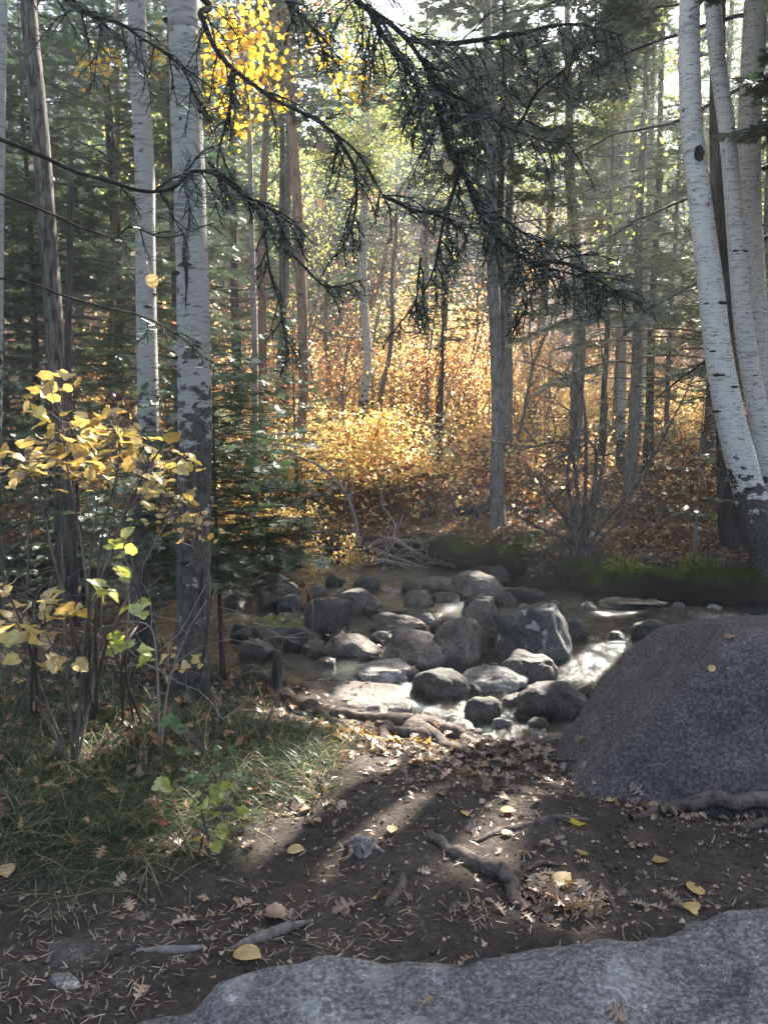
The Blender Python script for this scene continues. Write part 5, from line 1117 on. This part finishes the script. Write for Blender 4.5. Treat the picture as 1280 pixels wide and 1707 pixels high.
plant('thimbleberry_bush', (150, 1190), 2.7, [[(150, 1050), (135, 900), (110, 760), (100, 650)], [(160, 1050), (170, 900), (200, 760), (180, 690)], [(145, 1060), (200, 880), (260, 760), (300, 730)], [(130, 1080), (90, 930), (60, 800), (40, 760)], [(170, 1100), (220, 980), (300, 830), (320, 800)]],
    [(105, 638, 50, 5, 20, 14), (75, 660, 48, 3, 16, 10), (185, 700, 56, 3, 18, 10), (100, 705, 50, 3, 20, 12), (160, 715, 55, 5, 30, 14), (60, 765, 48, 7, 28, 18), (110, 765, 52, 10, 40, 22), (160, 760, 52, 10, 38, 20), (240, 765, 52, 8, 34, 16), (290, 775, 52, 7, 26, 12), (130, 805, 44, 3, 10, 16), (30, 800, 40, 5, 18, 14), (225, 730, 50, 4, 24, 10), (250, 820, 34, 6, 30, 14)], 'shrubleaf', 'tall bush with broad ochre leaves in front of the left aspens', 'bush', 401)
plant('leafy_sprig', (330, 1150), 3.3, [[(345, 1050), (340, 940), (310, 880)], [(345, 1040), (350, 950), (330, 850)]], [(315, 835, 30, 6, 12, 10), (320, 860, 28, 7, 16, 12), (255, 815, 30, 4, 14, 8), (260, 860, 26, 6, 22, 14), (300, 890, 26, 5, 18, 10), (345, 895, 22, 3, 12, 8), (290, 1090, 30, 2, 8, 6), (315, 1105, 30, 3, 12, 8)], 'shrubleaf', 'slim sprig with small yellow leaves before the thick aspen', 'shrub', 402, w0=4)
plant('thimbleberry_plant', (215, 1200), 2.55, [[(210, 1110), (215, 1000), (195, 930)], [(205, 1100), (230, 1040), (235, 1000)], [(200, 1110), (180, 1070), (160, 1060)]], [(198, 925, 56, 3, 10, 14), (170, 985, 70, 2, 10, 6), (225, 1010, 60, 2, 8, 8), (200, 1065, 74, 3, 12, 10), (235, 1095, 50, 2, 8, 8), (205, 960, 60, 1, 4, 4)], 'greenyellow', 'plant with big yellow-green leaves low in front of the slim aspen', 'plant', 403)
plant('thimbleberry_plant', (60, 1180), 2.6, [[(60, 1090), (60, 1000), (90, 960)], [(50, 1080), (20, 1000), (10, 970)], [(58, 1080), (100, 1010)]], [(85, 1005, 66, 4, 16, 10), (25, 1050, 66, 4, 16, 12), (115, 1020, 60, 3, 12, 8), (45, 1020, 50, 2, 10, 8), (10, 985, 40, 2, 8, 12), (95, 1100, 50, 4, 22, 10), (60, 1065, 60, 3, 14, 8)], 'shrubleaf', 'plant with pale olive leaves at the left edge of the view', 'plant', 404)
plant('thimbleberry_seedling', (345, 1415), 2.35, [[(340, 1370), (335, 1330), (350, 1300)], [(345, 1380), (372, 1350)], [(335, 1350), (300, 1315)]], [(285, 1308, 62, 1, 2, 2), (360, 1308, 42, 3, 8, 6), (355, 1340, 52, 4, 10, 10), (400, 1360, 42, 2, 6, 5), (365, 1390, 48, 3, 10, 8), (375, 1325, 34, 2, 6, 6), (320, 1335, 26, 2, 8, 6)], 'greenyellow', 'small bright yellow-green seedling growing out of the grass at lower left', 'plant', 405, w0=3, yj=.04)
plant('shade_plant', (350, 1300), 2.9, [[(350, 1270), (345, 1255)], [(370, 1290), (400, 1280)]], [(345, 1255, 34, 5, 18, 6), (330, 1290, 36, 4, 14, 6), (380, 1285, 34, 5, 16, 6), (290, 1215, 40, 3, 14, 8)], 'herb', 'low dull green broad-leaved plant in the grass above the seedling', 'plant', 406, w0=3, yj=.05)
plant('sunlit_herb', (540, 1345), 2.9, [[(536, 1325), (534, 1310)]], [(536, 1325, 22, 5, 8, 10)], 'gold', 'tiny sunlit yellow and red plant at the edge of the path', 'plant', 407, w0=2, yj=.03)
twigs_from('bare_shrub', (120, 1185), 3.3, [[(110, 1080, 0), (105, 960, .1), (100, 820, .1)], [(140, 1080, 0), (150, 950, 0), (165, 820, 0)], [(50, 1080, .2), (48, 930, .2), (45, 850, .2)], [(165, 1080, .3), (172, 950, .3), (190, 850, .3)], [(20, 1060, .1), (5, 900, .1)]], 'cluster of bare upright stems behind the broad-leaved bush', 'shrub', 'twig', 408, 7, kids=2)
twigs_from('dead_twig', (265, 1190), 3.5, [[(280, 1150, 0), (310, 1060, 0), (345, 1000, 0)], [(262, 1110, 0), (250, 1045, 0), (200, 1035, -.1)]], 'thin forked dead twig in front of the thick aspen foot', 'twig', 'twig_pale', 409, 5, kids=2)
twigs_from('dead_twig', (500, 1330), 3.6, [[(505, 1290, 0), (510, 1230, 0), (500, 1200, 0)]], 'upright dead twig in the grass by the path', 'twig', 'twig', 410, 5, kids=1)
twigs_from('dead_twig', (425, 1290), 3.8, [[(430, 1240, 0), (455, 1180, 0), (470, 1140, .1)]], 'leaning dead twig left of the broken stump', 'twig', 'twig', 411, 4, kids=2)

# ================================================================ OVERHANGING FIR BOUGHS
fb = np.array([-2.35, 1.15, 0.0]); fb[2] = hz(fb[0], fb[1]) - .1
FIR = empty('overhanging_fir', fb, 'fir beside the camera whose long dark boughs hang across the top of the view', 'fir')
tr = MB(); zz = np.linspace(0, 9, 16); tube(tr, fb + np.column_stack([zz * .02, zz * .0, zz]), np.linspace(.17, .05, 16), 14, .1); tr.obj('trunk', M['bark_dark'], FIR, fb).location = (0, 0, 0)
NV = np.array([[0, -.45, 0], [.5, -.5, .05], [1, -.2, .16], [1, .2, .16], [.5, .5, .05], [0, .45, 0]])
def bough(pts, y, w, subs, seed, tree=None, tb=None, gaps=False, mat='fir_near', L2=.30, dens=1.0, droop=.5, from_trunk=True, dy=None, nl=.055, side=(-1, 1)):
    rs = np.random.default_rng(seed); n = len(pts); ys = np.linspace(y, dy or y, n)
    P = [at(a, b, yy) for (a, b), yy in zip(pts, ys)]
    tree = tree or FIR; fb_ = fb if tb is None else tb
    if from_trunk and tb is not None: P = [np.array([tb[0], tb[1], P[0][2] + .3])] + P
    elif from_trunk: P = [fb + np.array([.05, 0, P[0][2] - fb[2] + .35]), (fb + P[0]) * .5 * np.array([1, 1, 0]) + np.array([0, 0, P[0][2] + .18])] + P
    m = 14 * len(P); Q = spline(P, m); t0 = (1 if tb is not None else 2) / (len(P) - 1) if from_trunk else 0
    wd = MB(); r = np.linspace(m_px(w, y) / 2, .0022, m); Q = Q + np.column_stack([vnoise(Q * 9, seed), vnoise(Q * 9, seed + 1), vnoise(Q * 9, seed + 2)]) * .012
    tube(wd, Q, r, 8, .12, cap=False, seed=seed)
    tw = []                                   # twigs: polylines that carry needles
    T = unit(np.gradient(Q, axis=0)); st_ = int(m * t0 * .96)
    def side_twig(b, d, L, lvl):
        k = 7; W = [b]; q = b.copy(); dd = unit(d)
        for i in range(k):
            dd = unit(dd + np.array([0, 0, -droop * .22]) + rs.normal(size=3) * .09); q = q + dd * L / k; W.append(q.copy())
        W = np.array(W); tube(wd, W, np.linspace(.0032 if lvl else .0022, .0011, k + 1), 4, cap=False); tw.append(W)
        if lvl:
            for i in range(1, k):
                if rs.random() < .85 * dens:
                    s_ = rs.choice([-1, 1]); tt = unit(W[i] - W[i - 1]); sd = unit(np.cross(tt, [0, 0, 1.])) * s_
                    side_twig(W[i], tt * .75 + sd * rs.uniform(.5, .9) + rs.normal(size=3) * .1, L * rs.uniform(.3, .55) * (1 - i / (k + 3)), lvl - 1)
    subs = int(subs * .72)
    for k in range(subs):
        f = (k + rs.random()) / subs; i = int(st_ + (m - 1 - st_) * f); tt = T[i]; s_ = rs.choice(side)
        hor = unit(np.cross(tt, [0.05, -.9, .35])) * s_; L = L2 * rs.uniform(.5, 1.2) * (1 - .45 * f)
        d = tt * rs.uniform(.4, .9) + hor * rs.uniform(.3, 1.0) + np.array([rs.normal() * .15, rs.normal() * .5, -droop * rs.uniform(.2, 1.0)])
        side_twig(Q[i], d, L, 1)
    tw.append(Q[int(m * .8):])
    PP = []; DD = []; NN = []
    for W in tw:
        seg = np.linalg.norm(np.diff(W, axis=0), axis=1); tot = seg.sum(); k = int(tot / .0095); 
        if k < 2: continue
        s = np.concatenate([[0], np.cumsum(seg)]); u = rs.uniform(0.0, tot, k); q = np.column_stack([np.interp(u, s, W[:, c]) for c in range(3)])
        j = np.clip(np.searchsorted(s, u) - 1, 0, len(W) - 2); tt = unit(W[j + 1] - W[j]); ph = rs.normal(0, .75, k) + np.where(rs.random(k) < .5, 0, math.pi)
        a1 = unit(np.cross(tt, [0, 0, 1.])); a2 = np.cross(a1, tt); o_ = a1 * np.cos(ph)[:, None] + a2 * np.sin(ph)[:, None]; o_[:, 2] = o_[:, 2] * .6 + .25
        PP.append(q); DD.append(unit(tt * rs.uniform(.25, .6, k)[:, None] + o_)); NN.append(rs.normal(size=(k, 3)) * .6 - np.array([0, 1, 0]))
    PP = np.concatenate(PP); DD = np.concatenate(DD); NN = np.concatenate(NN); nd = MB()
    if gaps: kk = ~lit_gap(PP, .03); PP, DD, NN = PP[kk], DD[kk], NN[kk]
    V = NV * np.array([1, .042 if tb is None else .07, 1]); scatter(nd, V, np.array([[0, 1, 2, 3, 4, 5]]), PP, frames(DD, NN), nl * rs.uniform(.6, 1.15, len(PP)), rs.random(len(PP)))
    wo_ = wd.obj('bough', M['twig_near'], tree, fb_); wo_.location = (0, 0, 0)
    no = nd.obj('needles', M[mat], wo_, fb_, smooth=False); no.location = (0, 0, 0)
bough([(300, -30), (335, 25), (370, 90), (400, 130), (450, 160), (520, 195), (580, 240), (625, 300), (650, 345)], 2.7, 12, 34, 501, L2=.26, dens=.7)
bough([(388, 125), (384, 190), (368, 250), (365, 300)], 2.7, 8, 8, 502, from_trunk=False, L2=.16, dens=.6)
bough([(560, 225), (590, 290), (585, 370), (560, 430)], 2.7, 7, 16, 503, from_trunk=False, L2=.20)
bough([(640, 330), (690, 345), (740, 360), (775, 400)], 2.8, 7, 16, 504, from_trunk=False, L2=.22)
bough([(545, -60), (600, 0), (660, 45), (700, 100), (735, 150), (790, 175), (860, 215), (950, 240)], 2.9, 14, 50, 505, L2=.42, droop=.8)
bough([(715, 120), (735, 200), (770, 290), (815, 380), (870, 430), (950, 460), (1035, 490)], 2.9, 12, 58, 506, from_trunk=False, L2=.30, droop=.5)
bough([(880, 440), (940, 440), (990, 465), (1050, 500)], 2.9, 7, 34, 520, from_trunk=False, L2=.24, droop=.4)
bough([(790, 330), (850, 370), (900, 400), (960, 410)], 2.95, 6, 26, 521, from_trunk=False, L2=.24, droop=.5)
bough([(680, 60), (760, 70), (850, 60), (960, 40), (1040, 60)], 3.1, 10, 32, 507, from_trunk=False, L2=.40, droop=.7)
bough([(610, 10), (640, 60), (690, 140), (700, 220)], 2.8, 9, 30, 508, from_trunk=False, L2=.26, droop=.7)
bough([(770, 290), (740, 380), (720, 450), (690, 520)], 2.9, 7, 20, 509, from_trunk=False, L2=.20, droop=.6)
bough([(200, 305), (330, 285), (400, 320), (450, 350), (505, 385)], 2.5, 8, 36, 510, L2=.20, droop=.5)
bough([(350, 270), (420, 340), (520, 460), (560, 480), (600, 470)], 2.8, 6, 16, 511, from_trunk=False, L2=.18)
bough([(440, 380), (455, 460), (470, 540), (480, 590)], 2.8, 5, 16, 512, from_trunk=False, L2=.16)
bough([(140, 380), (220, 375), (280, 395), (360, 370)], 3.2, 5, 12, 513, L2=.18, dens=.7)
bough([(700, 430), (690, 500), (650, 560)], 2.9, 4, 10, 514, from_trunk=False, L2=.16)
bough([(860, 430), (880, 490), (870, 560)], 3.0, 4, 12, 515, from_trunk=False, L2=.18)
bough([(60, -40), (140, 20), (230, 60), (300, 110), (330, 190)], 2.8, 10, 36, 516, L2=.28, dens=.8)
bough([(200, 520), (270, 545), (320, 570), (350, 600)], 2.9, 4, 10, 517, L2=.16, dens=.7)
bough([(420, -50), (480, 0), (520, 50), (540, 110)], 2.9, 8, 20, 518, L2=.24, dens=.8)
bough([(860, 215), (900, 150), (960, 100), (1010, 60)], 3.2, 6, 24, 519, from_trunk=False, L2=.30)

fb2 = G(5.75, 10.9); FIR2 = empty('feathery_fir', fb2, 'fir hidden behind the third aspen whose feathery boughs spread over the right bank', 'fir')
tr = MB(); zz = np.linspace(0, 11, 16); tube(tr, fb2 + np.column_stack([zz * .0, zz * .0, zz]), np.linspace(.12, .04, 16), 12, .1); tr.obj('trunk', M['bark_dark'], FIR2, fb2).location = (0, 0, 0)
for k, (pts_, n_, L_) in enumerate([([(1260, 20), (1120, 60), (1000, 110), (880, 190)], 60, .7), ([(1270, 130), (1130, 200), (1010, 230), (900, 300)], 60, .65), ([(1270, 280), (1150, 330), (1040, 380), (960, 450)], 48, .6), ([(1270, 400), (1160, 470), (1080, 520), (1000, 600)], 34, .5), ([(1280, 520), (1190, 590), (1110, 650), (1040, 720)], 22, .4),
                                   ([(1250, -60), (1100, -50), (950, -10), (830, 60)], 60, .75), ([(1250, -160), (1100, -110), (950, -80), (780, -50)], 60, .85), ([(1200, -250), (1050, -190), (900, -150), (720, -100)], 60, .85), ([(1300, -220), (1150, -160), (1020, -130), (900, -110)], 50, .85), ([(1260, -330), (1080, -260), (950, -210), (800, -170)], 50, .85)]):  # boughs above the frame, added to shade the streak on the path
    bough(pts_, 10.5, 10, n_, 540 + k, FIR2, fb2, True, 'fir', L2=L_, droop=.6, nl=.075, dy=9.8)
for a, b, w, y, mt, lb in [(533, 236, 16, 2.72, 'brownleaf', 'brown curled leaf caught on the overhanging bough'), (745, 268, 20, 2.85, 'shrubleaf', 'orange leaf caught in the dark hanging bough'), (250, 457, 22, 3.0, 'paleleaf', 'tan leaf caught on a twig in front of the slimmer aspen'), (532, 330, 14, 2.8, 'orange', 'small orange leaf dangling under the long bough')]:
    p = at(a, b, y); s = m_px(w, y) * 1.1; mb = MB()
    scatter(mb, ASPEN[0], ASPEN[1], np.array([p]), frames(np.array([[.3, .2, -1.0]]), np.array([[.3, -1, .2]])), s, np.array([.6])); tube(mb, np.array([p, p + np.array([-.004, 0, .02]), p + np.array([-.01, .0, .045])]), .0012, 4)
    tag(mb.obj('caught_leaf', M[mt], None, p, smooth=False), lb, 'leaf')

# ================================================================ AIR
if HAZE:
    m, t, out = NM('haze_air'); pv = N(t, 'VolumePrincipled'); pv.inputs['Color'].default_value = (.84, .92, 1.0, 1); pv.inputs['Density'].default_value = HAZE; pv.inputs['Anisotropy'].default_value = .55
    t.links.new(pv.outputs[0], out.inputs['Volume'])
    x0, x1, y0, y1, z0, z1 = -140, 141, -110, 260, -14, 62
    V = np.array([(x, y, z) for z in (z0, z1) for y in (y0, y1) for x in (x0, x1)], float)
    mb = MB(); mb.add(V, np.array([[0, 2, 3, 1], [4, 5, 7, 6], [0, 1, 5, 4], [2, 6, 7, 3], [0, 4, 6, 2], [1, 3, 7, 5]]))
    tag(mb.obj('haze', m, smooth=False), 'thin bright haze hanging in the forest air', kind='stuff')
